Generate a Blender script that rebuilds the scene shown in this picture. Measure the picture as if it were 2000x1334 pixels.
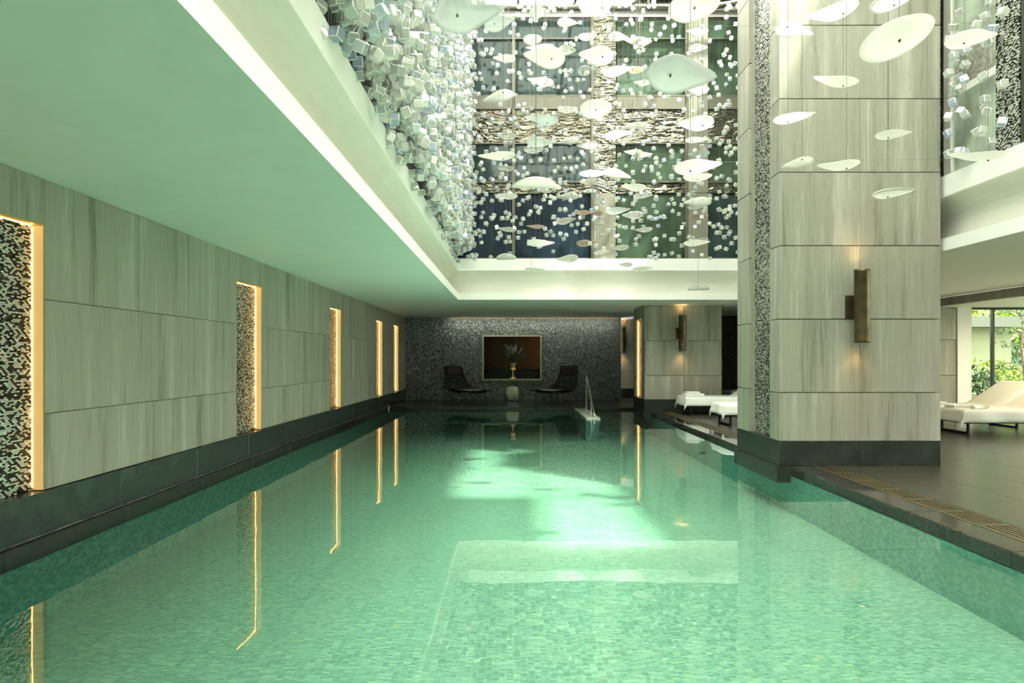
import bpy, bmesh, math, random
from mathutils import Vector, Matrix
random.seed(7)
R = math.radians
sc = bpy.context.scene
for o in list(bpy.data.objects):
    bpy.data.objects.remove(o)
col = sc.collection

# ------------------------------------------------------------------ camera, sky, sun, exposure
FPX, CX, CY, CZ = 1300.0, 1003.0, 701.0, 1.30
cam_d = bpy.data.cameras.new('camera')
cam_d.sensor_width = 36.0
cam_d.lens = FPX / 2000.0 * 36.0
cam_d.shift_x = -3.0 / 2000.0
cam_d.shift_y = 34.0 / 2000.0
cam_d.clip_start = 0.05
cam_d.clip_end = 300
cam = bpy.data.objects.new('camera', cam_d)
col.objects.link(cam)
cam.location = (0, 0, CZ)
cam.rotation_euler = (R(90), 0, 0)
sc.camera = cam

world = bpy.data.worlds.new('sky')
sc.world = world
world.use_nodes = True
wn = world.node_tree
wn.nodes.clear()
w_out = wn.nodes.new('ShaderNodeOutputWorld')
w_bg = wn.nodes.new('ShaderNodeBackground')
w_bg.inputs['Color'].default_value = (1.0, 0.99, 0.92, 1)
w_bg.inputs['Strength'].default_value = 3.2
wn.links.new(w_bg.outputs[0], w_out.inputs[0])

sun_d = bpy.data.lights.new('sun', 'SUN')
sun_d.energy = 4.5
sun_d.angle = R(2.5)
sun_d.color = (1.0, 0.95, 0.86)
sun = bpy.data.objects.new('sun', sun_d)
col.objects.link(sun)
sun.rotation_euler = Vector((-0.36, 0.36, -1.0)).to_track_quat('-Z', 'Y').to_euler()

vs = sc.view_settings
sc.display_settings.display_device = 'sRGB'
vs.view_transform = 'Standard'
vs.look = 'None'
vs.gamma = 1.0
vs.use_curve_mapping = False
vs.exposure = 2.12
cy = sc.cycles
cy.max_bounces = 10
cy.diffuse_bounces = 6
cy.glossy_bounces = 5
cy.transmission_bounces = 6
cy.transparent_max_bounces = 16
cy.caustics_reflective = True
cy.blur_glossy = 0.5
cy.caustics_refractive = False
cy.sample_clamp_indirect = 6.0


def at(px, py, d):
    """Point at depth d (metres along +y) behind pixel (px, py) of the photograph."""
    return Vector(((px - CX) * d / FPX, d, CZ + (CY - py) * d / FPX))


# ------------------------------------------------------------------ node helpers
def new_mat(name):
    m = bpy.data.materials.new(name)
    m.use_nodes = True
    nt = m.node_tree
    nt.nodes.clear()
    out = nt.nodes.new('ShaderNodeOutputMaterial')
    return m, nt, out


def N(nt, typ, **kw):
    n = nt.nodes.new('ShaderNode' + typ)
    for k, v in kw.items():
        if k in n.inputs:
            n.inputs[k].default_value = v
        else:
            setattr(n, k, v)
    return n


def L(nt, a, b):
    nt.links.new(a, b)


def ramp(nt, fac, stops, interp='LINEAR'):
    r = nt.nodes.new('ShaderNodeValToRGB')
    r.color_ramp.interpolation = interp
    els = r.color_ramp.elements
    while len(els) < len(stops):
        els.new(0.5)
    for e, (p, c) in zip(els, stops):
        e.position = p
        e.color = c if len(c) == 4 else (*c, 1)
    if fac is not None:
        nt.links.new(fac, r.inputs[0])
    return r


def math_n(nt, op, a, b=None, c=None):
    n = nt.nodes.new('ShaderNodeMath')
    n.operation = op
    for i, v in enumerate((a, b, c)):
        if v is None:
            continue
        if hasattr(v, 'is_linked'):
            nt.links.new(v, n.inputs[i])
        else:
            n.inputs[i].default_value = v
    return n.outputs[0]


def plain(name, color, rough=0.5, metal=0.0, spec=0.5, noise=0.0, nscale=20.0, bump=0.0, emit=None, estr=0.0, sheen=0.0):
    m, nt, out = new_mat(name)
    b = N(nt, 'BsdfPrincipled')
    b.inputs['Base Color'].default_value = (*color, 1)
    b.inputs['Roughness'].default_value = rough
    b.inputs['Metallic'].default_value = metal
    b.inputs['Specular IOR Level'].default_value = spec
    if noise or bump:
        tc = N(nt, 'TexCoord')
        nz = N(nt, 'TexNoise', Scale=nscale, Detail=4.0)
        L(nt, tc.outputs['Object'], nz.inputs['Vector'])
        if noise:
            lo = tuple(max(0, c * (1 - noise)) for c in color)
            hi = tuple(min(1, c * (1 + noise)) for c in color)
            r = ramp(nt, nz.outputs['Fac'], [(0.3, lo), (0.7, hi)])
            L(nt, r.outputs[0], b.inputs['Base Color'])
        if bump:
            bp = N(nt, 'Bump', Strength=bump, Distance=0.01)
            L(nt, nz.outputs['Fac'], bp.inputs['Height'])
            L(nt, bp.outputs[0], b.inputs['Normal'])
    if emit:
        b.inputs['Emission Color'].default_value = (*emit, 1)
        b.inputs['Emission Strength'].default_value = estr
    L(nt, b.outputs[0], out.inputs[0])
    return m


def stone_mat(name, dark, mid, light, rough=0.45):
    """Honed vein-cut stone: upright streaks, each slab with its own stretch of the pattern."""
    m, nt, out = new_mat(name)
    b = N(nt, 'BsdfPrincipled')
    tc = N(nt, 'TexCoord')
    oi = N(nt, 'ObjectInfo')
    sp = N(nt, 'SeparateXYZ')
    L(nt, tc.outputs['Object'], sp.inputs[0])
    u = math_n(nt, 'ADD', sp.outputs[0], sp.outputs[1])
    off = math_n(nt, 'MULTIPLY', oi.outputs['Random'], 61.0)
    uu = math_n(nt, 'ADD', u, off)
    zz = math_n(nt, 'MULTIPLY', sp.outputs[2], 0.045)
    cb = N(nt, 'CombineXYZ')
    L(nt, uu, cb.inputs[0])
    L(nt, off, cb.inputs[1])
    L(nt, zz, cb.inputs[2])
    n1 = N(nt, 'TexNoise', Scale=5.0, Detail=3.0, Roughness=0.55, Distortion=0.15)
    n2 = N(nt, 'TexNoise', Scale=55.0, Detail=5.0, Roughness=0.7)
    L(nt, cb.outputs[0], n1.inputs['Vector'])
    L(nt, cb.outputs[0], n2.inputs['Vector'])
    mixf = math_n(nt, 'ADD', math_n(nt, 'MULTIPLY', n1.outputs['Fac'], 0.6), math_n(nt, 'MULTIPLY', n2.outputs['Fac'], 0.4))
    r = ramp(nt, mixf, [(0.36, dark), (0.47, mid), (0.53, mid), (0.64, light)])
    # faint dusty mottling
    n3 = N(nt, 'TexNoise', Scale=140.0, Detail=2.0)
    L(nt, tc.outputs['Object'], n3.inputs['Vector'])
    r3 = ramp(nt, n3.outputs['Fac'], [(0.3, (0.9, 0.9, 0.9)), (0.7, (1, 1, 1))])
    mx = N(nt, 'Mix', data_type='RGBA', blend_type='MULTIPLY')
    mx.inputs['Factor'].default_value = 1
    L(nt, r.outputs[0], mx.inputs['A'])
    L(nt, r3.outputs[0], mx.inputs['B'])
    L(nt, mx.outputs['Result'], b.inputs['Base Color'])
    b.inputs['Roughness'].default_value = rough
    bp = N(nt, 'Bump', Strength=0.12, Distance=0.003)
    L(nt, n2.outputs['Fac'], bp.inputs['Height'])
    L(nt, bp.outputs[0], b.inputs['Normal'])
    L(nt, b.outputs[0], out.inputs[0])
    return m


def mosaic_mat(name, stops, bw, rh, axis_u='XY', rough=0.3, metal=0.0, mortar=(0.05, 0.055, 0.05), msize=0.1, bump=0.25, interp='LINEAR', patch=None, spread=0.0, twill=0.0):
    """Small tiles laid in running bond; every tile takes its own tone from the ramp."""
    m, nt, out = new_mat(name)
    b = N(nt, 'BsdfPrincipled')
    tc = N(nt, 'TexCoord')
    sp = N(nt, 'SeparateXYZ')
    L(nt, tc.outputs['Object'], sp.inputs[0])
    cb = N(nt, 'CombineXYZ')
    if axis_u == 'XY':            # upright surface
        L(nt, math_n(nt, 'ADD', sp.outputs[0], sp.outputs[1]), cb.inputs[0])
        L(nt, sp.outputs[2], cb.inputs[1])
    else:                         # floor: rows run away along y
        L(nt, sp.outputs[1], cb.inputs[0])
        L(nt, sp.outputs[0], cb.inputs[1])
    # own cell id per tile: offset rows by half a tile
    su = math_n(nt, 'DIVIDE', sp.outputs[1] if axis_u != 'XY' else math_n(nt, 'ADD', sp.outputs[0], sp.outputs[1]), bw)
    sv = math_n(nt, 'DIVIDE', sp.outputs[0] if axis_u != 'XY' else sp.outputs[2], rh)
    row = math_n(nt, 'FLOOR', sv)
    half = math_n(nt, 'MULTIPLY', math_n(nt, 'FLOORED_MODULO', row, 2.0), 0.5)
    su2 = math_n(nt, 'ADD', su, half)
    colm = math_n(nt, 'FLOOR', su2)
    fu = math_n(nt, 'SUBTRACT', su2, colm)
    fv = math_n(nt, 'SUBTRACT', sv, row)
    cid = N(nt, 'CombineXYZ')
    L(nt, colm, cid.inputs[0])
    L(nt, row, cid.inputs[1])
    wnz = N(nt, 'TexWhiteNoise', noise_dimensions='2D')
    L(nt, cid.outputs[0], wnz.inputs['Vector'])
    val = wnz.outputs['Value']
    if patch:
        pn = N(nt, 'TexNoise', Scale=patch[0], Detail=2.0)
        L(nt, tc.outputs['Object'], pn.inputs['Vector'])
        val = math_n(nt, 'ADD', math_n(nt, 'MULTIPLY', val, 1 - patch[1]), math_n(nt, 'MULTIPLY', pn.outputs['Fac'], patch[1]))
    if twill:
        tw = math_n(nt, 'FLOORED_MODULO', math_n(nt, 'ADD', colm, math_n(nt, 'FLOOR', math_n(nt, 'MULTIPLY', row, 0.5))), 2.0)
        val = math_n(nt, 'ADD', math_n(nt, 'MULTIPLY', val, 1 - twill), math_n(nt, 'MULTIPLY', tw, twill))
    r = ramp(nt, val, stops, interp)
    # joint mask
    du = math_n(nt, 'MULTIPLY', math_n(nt, 'ABSOLUTE', math_n(nt, 'SUBTRACT', fu, 0.5)), 2.0)
    dv = math_n(nt, 'MULTIPLY', math_n(nt, 'ABSOLUTE', math_n(nt, 'SUBTRACT', fv, 0.5)), 2.0)
    mu = math_n(nt, 'GREATER_THAN', du, 1 - msize * min(1, rh / bw))
    mv = math_n(nt, 'GREATER_THAN', dv, 1 - msize * min(1, bw / rh))
    mask = math_n(nt, 'MAXIMUM', mu, mv)
    mx = N(nt, 'Mix', data_type='RGBA')
    L(nt, mask, mx.inputs['Factor'])
    L(nt, r.outputs[0], mx.inputs['A'])
    mx.inputs['B'].default_value = (*mortar, 1)
    L(nt, mx.outputs['Result'], b.inputs['Base Color'])
    b.inputs['Roughness'].default_value = rough
    b.inputs['Metallic'].default_value = metal
    nrm = None
    if spread:
        # each tile sits at a slightly different tilt, so some catch the light
        vm = N(nt, 'VectorMath', operation='SUBTRACT')
        L(nt, wnz.outputs['Color'], vm.inputs[0])
        vm.inputs[1].default_value = (0.5, 0.5, 0.5)
        vs_ = N(nt, 'VectorMath', operation='SCALE')
        L(nt, vm.outputs[0], vs_.inputs[0])
        vs_.inputs['Scale'].default_value = spread
        ge = N(nt, 'NewGeometry')
        va = N(nt, 'VectorMath', operation='ADD')
        L(nt, ge.outputs['Normal'], va.inputs[0])
        L(nt, vs_.outputs[0], va.inputs[1])
        vn = N(nt, 'VectorMath', operation='NORMALIZE')
        L(nt, va.outputs[0], vn.inputs[0])
        nrm = vn.outputs[0]
    if bump:
        bp = N(nt, 'Bump', Strength=bump, Distance=0.002)
        L(nt, math_n(nt, 'SUBTRACT', 1.0, mask), bp.inputs['Height'])
        if nrm is not None:
            L(nt, nrm, bp.inputs['Normal'])
        nrm = bp.outputs[0]
    if nrm is not None:
        L(nt, nrm, b.inputs['Normal'])
    L(nt, b.outputs[0], out.inputs[0])
    return m


M = {}
M['stone'] = stone_mat('vein_cut_stone', (0.19, 0.183, 0.14), (0.33, 0.322, 0.264), (0.475, 0.467, 0.405))
M['white'] = plain('white_plaster', (0.88, 0.88, 0.85), 0.6, noise=0.02, nscale=3)
M['cream'] = plain('cream_plaster', (0.78, 0.765, 0.70), 0.6, noise=0.02, nscale=3)
M['pale_panel'] = plain('pale_hammered_panel', (0.42, 0.41, 0.35), 0.3, 0.4, noise=0.45, nscale=22, bump=0.8)
M['putty'] = plain('putty_stone', (0.21, 0.20, 0.16), 0.5, noise=0.12, nscale=2)
M['basalt'] = plain('dark_basalt', (0.028, 0.034, 0.030), 0.26, noise=0.35, nscale=5, bump=0.05)
M['granite'] = plain('black_wet_granite', (0.036, 0.033, 0.028), 0.07, noise=0.25, nscale=60)
M['black_stone'] = plain('black_honed_stone', (0.016, 0.015, 0.013), 0.35, noise=0.3, nscale=20)
M['worn'] = plain('limescaled_ledge', (0.17, 0.17, 0.15), 0.6, noise=0.6, nscale=9)
M['deck'] = plain('grey_slate_tile', (0.048, 0.046, 0.032), 0.27, noise=0.22, nscale=6, bump=0.04)
M['joint'] = plain('pale_joint', (0.11, 0.105, 0.085), 0.7)
M['pool'] = mosaic_mat('teal_pool_mosaic', [(0.0, (0.10, 0.22, 0.165)), (0.35, (0.16, 0.31, 0.235)), (0.7, (0.22, 0.385, 0.30)), (0.9, (0.31, 0.46, 0.35)), (0.97, (0.44, 0.50, 0.22))],
                       0.021, 0.042, 'F', rough=0.35, mortar=(0.32, 0.46, 0.37), msize=0.10, patch=(0.8, 0.15))
M['poolwall'] = mosaic_mat('blue_teal_pool_mosaic', [(0.0, (0.07, 0.24, 0.22)), (0.5, (0.12, 0.34, 0.30)), (1.0, (0.22, 0.44, 0.39))],
                           0.042, 0.021, 'XY', rough=0.35, mortar=(0.2, 0.42, 0.36), msize=0.1)
M['niche'] = mosaic_mat('silver_black_mosaic', [(0.0, (0.012, 0.015, 0.012)), (0.42, (0.03, 0.035, 0.03)), (0.49, (0.62, 0.64, 0.58)), (0.85, (0.86, 0.88, 0.80))],
                        0.027, 0.0125, 'XY', rough=0.25, metal=0.55, mortar=(0.03, 0.03, 0.025), msize=0.12, interp='CONSTANT', spread=0.3, twill=0.2)
M['dark_mosaic'] = mosaic_mat('dark_glitter_mosaic', [(0.0, (0.07, 0.09, 0.095)), (0.5, (0.19, 0.225, 0.22)), (0.85, (0.34, 0.39, 0.37)), (1.0, (0.75, 0.8, 0.75))],
                              0.03, 0.03, 'XY', rough=0.3, metal=0.0, mortar=(0.05, 0.055, 0.055), msize=0.14, patch=(0.9, 0.2), spread=0.7)
M['black_mosaic'] = mosaic_mat('black_glitter_mosaic', [(0.0, (0.008, 0.01, 0.011)), (0.8, (0.03, 0.034, 0.034)), (1.0, (0.16, 0.17, 0.16))],
                               0.03, 0.03, 'XY', rough=0.3, mortar=(0.01, 0.011, 0.011), msize=0.14, spread=0.5)
M['brass'] = plain('brushed_brass', (0.62, 0.45, 0.20), 0.35, 0.9, noise=0.1, nscale=15)
M['bronze'] = plain('aged_bronze', (0.11, 0.085, 0.045), 0.38, 0.75, noise=0.3, nscale=8)
M['blackmetal'] = plain('black_metal', (0.012, 0.012, 0.012), 0.4, 0.3)
M['steel'] = plain('polished_steel', (0.75, 0.75, 0.72), 0.12, 1.0)
M['grate'] = plain('worn_bronze_grate', (0.20, 0.165, 0.10), 0.4, 0.8, noise=0.3, nscale=14)
M['opening_frame'] = plain('pale_brass_lining', (0.50, 0.47, 0.33), 0.4, 0.3, noise=0.1, nscale=10)
M['slot'] = plain('black_gutter', (0.004, 0.004, 0.004), 0.9)
M['led'] = plain('warm_led', (1, 0.8, 0.5), 0.5, emit=(1.0, 0.56, 0.18), estr=2.0)
M['glow'] = plain('lit_jamb_emission', (0.6, 0.42, 0.18), 0.5, emit=(1.0, 0.60, 0.22), estr=0.13)  # emission stands in for LED light falling on the brass jamb
M['dim_led'] = plain('amber_led', (1, 0.8, 0.5), 0.5, emit=(1.0, 0.5, 0.16), estr=0.25)
M['lamp'] = plain('warm_lamp_disc', (1, 0.8, 0.5), 0.5, emit=(1.0, 0.55, 0.18), estr=3.0)
M['sheet'] = plain('white_cotton', (0.84, 0.84, 0.82), 0.85, noise=0.03, nscale=40, bump=0.08)
M['towel'] = plain('white_terry', (0.86, 0.86, 0.84), 0.95, noise=0.05, nscale=220, bump=0.3)
M['rope'] = plain('charcoal_rope', (0.012, 0.014, 0.015), 0.7, noise=0.4, nscale=80)
M['purple'] = plain('aubergine_fabric', (0.045, 0.03, 0.042), 0.85, noise=0.25, nscale=120)
M['olive'] = plain('olive_fabric', (0.34, 0.33, 0.22), 0.85, noise=0.2, nscale=120)
M['legmetal'] = plain('dark_leg_metal', (0.13, 0.135, 0.125), 0.4, 0.6)
M['silver'] = plain('hammered_silver', (0.80, 0.80, 0.72), 0.32, 0.85, noise=0.1, nscale=20)
M['gold'] = plain('polished_gold', (0.88, 0.74, 0.42), 0.3, 1.0)
M['brown'] = plain('brown_panel', (0.075, 0.046, 0.024), 0.45, noise=0.25, nscale=7)
M['black'] = plain('black_gloss', (0.006, 0.007, 0.008), 0.15)
M['leaf'] = plain('green_leaf', (0.045, 0.085, 0.025), 0.55, noise=0.4, nscale=30)
M['brightleaf'] = plain('sunny_leaf', (0.13, 0.18, 0.015), 0.5, noise=0.45, nscale=6)
M['bloom'] = plain('lilac_bloom', (0.42, 0.38, 0.46), 0.7, noise=0.3, nscale=60)
M['bark'] = plain('bark', (0.12, 0.09, 0.06), 0.9, noise=0.4, nscale=30)
M['frame'] = plain('grey_aluminium', (0.14, 0.135, 0.105), 0.4, 0.4)
M['darkframe'] = plain('dark_aluminium', (0.06, 0.065, 0.05), 0.4, 0.4)
M['slat'] = plain('brown_slat', (0.12, 0.11, 0.085), 0.45, noise=0.3, nscale=3)
M['backing'] = plain('dark_backing', (0.05, 0.047, 0.04), 0.7)
M['soil'] = plain('garden_ground', (0.16, 0.17, 0.09), 0.9, noise=0.5, nscale=5)
M['pale_wall'] = plain('pale_render', (0.14, 0.15, 0.09), 0.8, noise=0.08, nscale=2)
M['wire'] = plain('steel_wire', (0.13, 0.13, 0.11), 0.5, 0.2)
M['boss'] = plain('bronze_boss', (0.14, 0.12, 0.07), 0.45, 0.7)

# pool water: a surface that mirrors at a slant and lets the rest through
m, nt, out = new_mat('pool_water')
tc = N(nt, 'TexCoord')
mp = N(nt, 'Mapping')
mp.inputs['Scale'].default_value = (1.0, 0.55, 1.0)
L(nt, tc.outputs['Object'], mp.inputs[0])
nz = N(nt, 'TexNoise', Scale=2.2, Detail=2.0, Roughness=0.45)
L(nt, mp.outputs[0], nz.inputs['Vector'])
bp = N(nt, 'Bump', Strength=0.10, Distance=0.018)
L(nt, nz.outputs['Fac'], bp.inputs['Height'])
fr = N(nt, 'Fresnel', IOR=1.55)
L(nt, bp.outputs[0], fr.inputs['Normal'])
tr = N(nt, 'BsdfTransparent', Color=(0.86, 0.985, 0.93, 1))
gl = N(nt, 'BsdfGlossy', Roughness=0.0, Color=(1, 1, 1, 1))
L(nt, bp.outputs[0], gl.inputs['Normal'])
ms = N(nt, 'MixShader')
L(nt, fr.outputs[0], ms.inputs[0])
L(nt, tr.outputs[0], ms.inputs[1])
L(nt, gl.outputs[0], ms.inputs[2])
L(nt, ms.outputs[0], out.inputs[0])
M['water'] = m

# clear window glass
m, nt, out = new_mat('clear_glass')
fr = N(nt, 'Fresnel', IOR=1.45)
tr = N(nt, 'BsdfTransparent', Color=(0.93, 0.98, 0.93, 1))
gl = N(nt, 'BsdfGlossy', Roughness=0.0)
ms = N(nt, 'MixShader')
L(nt, fr.outputs[0], ms.inputs[0])
L(nt, tr.outputs[0], ms.inputs[1])
L(nt, gl.outputs[0], ms.inputs[2])
L(nt, ms.outputs[0], out.inputs[0])
M['glass'] = m

# fritted roof glass: scatters the sun
m, nt, out = new_mat('fritted_glass')
tl = N(nt, 'BsdfTranslucent', Color=(0.9, 0.92, 0.88, 1))
df = N(nt, 'BsdfDiffuse', Color=(0.8, 0.8, 0.78, 1))
tr = N(nt, 'BsdfTransparent', Color=(0.95, 0.97, 0.95, 1))
ms = N(nt, 'MixShader', Fac=0.25)
L(nt, tl.outputs[0], ms.inputs[1])
L(nt, df.outputs[0], ms.inputs[2])
ms2 = N(nt, 'MixShader', Fac=0.12)
L(nt, ms.outputs[0], ms2.inputs[1])
L(nt, tr.outputs[0], ms2.inputs[2])
L(nt, ms2.outputs[0], out.inputs[0])
M['frit'] = m


def coated_glass(name, tint, refl=0.025):
    m, nt, out = new_mat(name)
    tc = N(nt, 'TexCoord')
    nz = N(nt, 'TexNoise', Scale=1.6, Detail=3.0)
    L(nt, tc.outputs['Object'], nz.inputs['Vector'])
    bp = N(nt, 'Bump', Strength=0.15, Distance=0.01)
    L(nt, nz.outputs['Fac'], bp.inputs['Height'])
    r = ramp(nt, nz.outputs['Fac'], [(0.35, tuple(c * 0.6 for c in tint)), (0.65, tuple(c * 1.5 for c in tint))])
    df = N(nt, 'BsdfDiffuse')
    L(nt, r.outputs[0], df.inputs[0])
    gl = N(nt, 'BsdfGlossy', Roughness=0.03, Color=(0.8, 0.9, 0.88, 1))
    L(nt, bp.outputs[0], gl.inputs['Normal'])
    ms = N(nt, 'MixShader', Fac=refl)
    L(nt, df.outputs[0], ms.inputs[1])
    L(nt, gl.outputs[0], ms.inputs[2])
    L(nt, ms.outputs[0], out.inputs[0])
    return m


M['navy_glass'] = coated_glass('navy_coated_glass', (0.016, 0.026, 0.042))
M['teal_glass'] = coated_glass('teal_coated_glass', (0.025, 0.042, 0.04))
M['pale_glass'] = coated_glass('pale_coated_glass', (0.33, 0.38, 0.31), 0.08)
M['green_glass'] = coated_glass('green_coated_glass', (0.045, 0.07, 0.047))

# crumpled mirror metal of the spandrels
m, nt, out = new_mat('rippled_mirror_metal')
tc = N(nt, 'TexCoord')
mp = N(nt, 'Mapping')
mp.inputs['Scale'].default_value = (1.0, 1.0, 3.5)
L(nt, tc.outputs['Object'], mp.inputs[0])
nz = N(nt, 'TexNoise', Scale=2.5, Detail=3.0, Distortion=0.8)
L(nt, mp.outputs[0], nz.inputs['Vector'])
bp = N(nt, 'Bump', Strength=0.9, Distance=0.12)
L(nt, nz.outputs['Fac'], bp.inputs['Height'])
b = N(nt, 'BsdfPrincipled')
b.inputs['Base Color'].default_value = (0.15, 0.142, 0.112, 1)
b.inputs['Metallic'].default_value = 1
b.inputs['Roughness'].default_value = 0.16
L(nt, bp.outputs[0], b.inputs['Normal'])
L(nt, b.outputs[0], out.inputs[0])
M['ripple'] = m

# cubes: cast crystal, each catching a slightly different tint
m, nt, out = new_mat('cast_crystal')
ge = N(nt, 'NewGeometry')
oi = N(nt, 'ObjectInfo')
rnd = math_n(nt, 'FRACT', math_n(nt, 'ADD', ge.outputs['Random Per Island'], oi.outputs['Random']))
r = ramp(nt, rnd, [(0.0, (0.74, 0.76, 0.72)), (0.45, (0.84, 0.84, 0.80)), (0.7, (0.70, 0.79, 0.78)), (0.86, (0.56, 0.63, 0.84)), (1.0, (0.79, 0.77, 0.82))])
df = N(nt, 'BsdfDiffuse')
L(nt, r.outputs[0], df.inputs[0])
tl = N(nt, 'BsdfTranslucent')
L(nt, r.outputs[0], tl.inputs[0])
gl = N(nt, 'BsdfGlossy', Roughness=0.06)
L(nt, r.outputs[0], gl.inputs[0])
tr = N(nt, 'BsdfTransparent', Color=(0.92, 0.95, 0.92, 1))
a1 = N(nt, 'MixShader', Fac=0.35)
L(nt, df.outputs[0], a1.inputs[1])
L(nt, tl.outputs[0], a1.inputs[2])
a2 = N(nt, 'MixShader', Fac=0.32)
L(nt, a1.outputs[0], a2.inputs[1])
L(nt, gl.outputs[0], a2.inputs[2])
a3 = N(nt, 'MixShader')
fac = ramp(nt, rnd, [(0.0, (0.6, 0.6, 0.6)), (0.3, (0.2, 0.2, 0.2)), (0.6, (0.5, 0.5, 0.5)), (1.0, (0.25, 0.25, 0.25))])
L(nt, fac.outputs[0], a3.inputs[0])
L(nt, a2.outputs[0], a3.inputs[1])
L(nt, tr.outputs[0], a3.inputs[2])
L(nt, a3.outputs[0], out.inputs[0])
M['crystal'] = m


M['crystal_edge'] = plain('bright_crystal_edge', (0.78, 0.79, 0.76), 0.25, noise=0.05, nscale=10)  # white bevels paint in the bright glints of glass edges


def disc_mat(name, color, clear, gloss=0.10):
    m, nt, out = new_mat(name)
    df = N(nt, 'BsdfDiffuse', Color=(*color, 1))
    tl = N(nt, 'BsdfTranslucent', Color=(*color, 1))
    gl = N(nt, 'BsdfGlossy', Roughness=0.12)
    tr = N(nt, 'BsdfTransparent', Color=(0.95, 0.97, 0.95, 1))
    a1 = N(nt, 'MixShader', Fac=0.72)
    L(nt, df.outputs[0], a1.inputs[1])
    L(nt, tl.outputs[0], a1.inputs[2])
    a2 = N(nt, 'MixShader', Fac=gloss)
    L(nt, a1.outputs[0], a2.inputs[1])
    L(nt, gl.outputs[0], a2.inputs[2])
    a3 = N(nt, 'MixShader', Fac=clear)
    L(nt, a2.outputs[0], a3.inputs[1])
    L(nt, tr.outputs[0], a3.inputs[2])
    L(nt, a3.outputs[0], out.inputs[0])
    return m


M['disc_w'] = disc_mat('milk_glass', (0.74, 0.74, 0.70), 0.05)
M['disc_g'] = disc_mat('frosted_glass', (0.52, 0.56, 0.53), 0.28, 0.16)
M['disc_p'] = disc_mat('blush_glass', (0.64, 0.54, 0.45), 0.06)
M['disc_c'] = disc_mat('clear_rimmed_glass', (0.82, 0.83, 0.77), 0.62, 0.12)


# ------------------------------------------------------------------ mesh helpers
class MB:
    def __init__(self):
        self.v, self.f, self.mi = [], [], []
        self.sm = []

    def add(self, vs_, fs, smooth=False, mi=0):
        n = len(self.v)
        self.v += [tuple(p) for p in vs_]
        for q in fs:
            self.f.append(tuple(i + n for i in q))
            self.sm.append(smooth)
            self.mi.append(mi)
        return self

    def box(self, x0, x1, y0, y1, z0, z1, mi=0):
        vs_ = [(x, y, z) for x in (x0, x1) for y in (y0, y1) for z in (z0, z1)]
        return self.add(vs_, [(0, 1, 3, 2), (4, 6, 7, 5), (0, 4, 5, 1), (2, 3, 7, 6), (0, 2, 6, 4), (1, 5, 7, 3)], mi=mi)

    def cbox(self, c, s, b=0.0):
        """Box with chamfered edges, centre c, size s."""
        h = [q / 2 for q in s]
        if b <= 0:
            return self.box(c[0] - h[0], c[0] + h[0], c[1] - h[1], c[1] + h[1], c[2] - h[2], c[2] + h[2])
        bm = bmesh.new()
        bmesh.ops.create_cube(bm, size=1)
        for v in bm.verts:
            v.co = Vector((v.co.x * s[0], v.co.y * s[1], v.co.z * s[2]))
        bmesh.ops.bevel(bm, geom=bm.edges[:], offset=b, segments=1, affect='EDGES')
        bm.verts.index_update()
        self.add([v.co + Vector(c) for v in bm.verts], [[v.index for v in f.verts] for f in bm.faces])
        bm.free()
        return self

    def tube(self, pts, r, seg=8, cap=True, smooth=True, closed=False):
        pts = [Vector(p) for p in pts]
        rs = r if isinstance(r, (list, tuple)) else [r] * len(pts)
        rings = []
        n = len(pts)
        prev = None
        for i, p in enumerate(pts):
            if closed:
                t = pts[(i + 1) % n] - pts[i - 1]
            else:
                t = pts[min(i + 1, n - 1)] - pts[max(i - 1, 0)]
            t.normalize()
            if prev is None:
                a = Vector((0, 0, 1)) if abs(t.z) < 0.9 else Vector((1, 0, 0))
                u = t.cross(a).normalized()
            else:
                u = (prev - t * prev.dot(t)).normalized()
            prev = u
            w = t.cross(u)
            rings.append([p + (u * math.cos(2 * math.pi * k / seg) + w * math.sin(2 * math.pi * k / seg)) * rs[i] for k in range(seg)])
        vs_ = [p for rg in rings for p in rg]
        fs = []
        for i in range(n if closed else n - 1):
            j = (i + 1) % n
            for k in range(seg):
                l = (k + 1) % seg
                fs.append((i * seg + k, i * seg + l, j * seg + l, j * seg + k))
        if cap and not closed:
            fs.append(tuple(range(seg - 1, -1, -1)))
            fs.append(tuple((n - 1) * seg + k for k in range(seg)))
        return self.add(vs_, fs, smooth)

    def lathe(self, prof, seg=24, c=(0, 0, 0), ribs=0, ramp_=0.0):
        vs_, fs = [], []
        for r, z in prof:
            for k in range(seg):
                a = 2 * math.pi * k / seg
                rr = r * (1 + ramp_ * abs(math.sin(a * ribs / 2)) - ramp_) if ribs else r
                vs_.append((c[0] + rr * math.cos(a), c[1] + rr * math.sin(a), c[2] + z))
        for i in range(len(prof) - 1):
            for k in range(seg):
                l = (k + 1) % seg
                fs.append((i * seg + k, i * seg + l, (i + 1) * seg + l, (i + 1) * seg + k))
        fs.append(tuple(range(seg - 1, -1, -1)))
        fs.append(tuple((len(prof) - 1) * seg + k for k in range(seg)))
        return self.add(vs_, fs, True)

    def mesh(self, name, mats):
        me = bpy.data.meshes.new(name)
        me.from_pydata(self.v, [], self.f)
        for mm in (mats if isinstance(mats, (list, tuple)) else [mats]):
            me.materials.append(mm)
        me.polygons.foreach_set('use_smooth', self.sm)
        me.polygons.foreach_set('material_index', self.mi)
        me.update()
        return me

    def build(self, name, mats, parent=None, loc=None):
        o = bpy.data.objects.new(name, self.mesh(name, mats))
        col.objects.link(o)
        if parent is not None:
            o.parent = parent
        if loc is not None:
            o.location = loc
        return o


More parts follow.
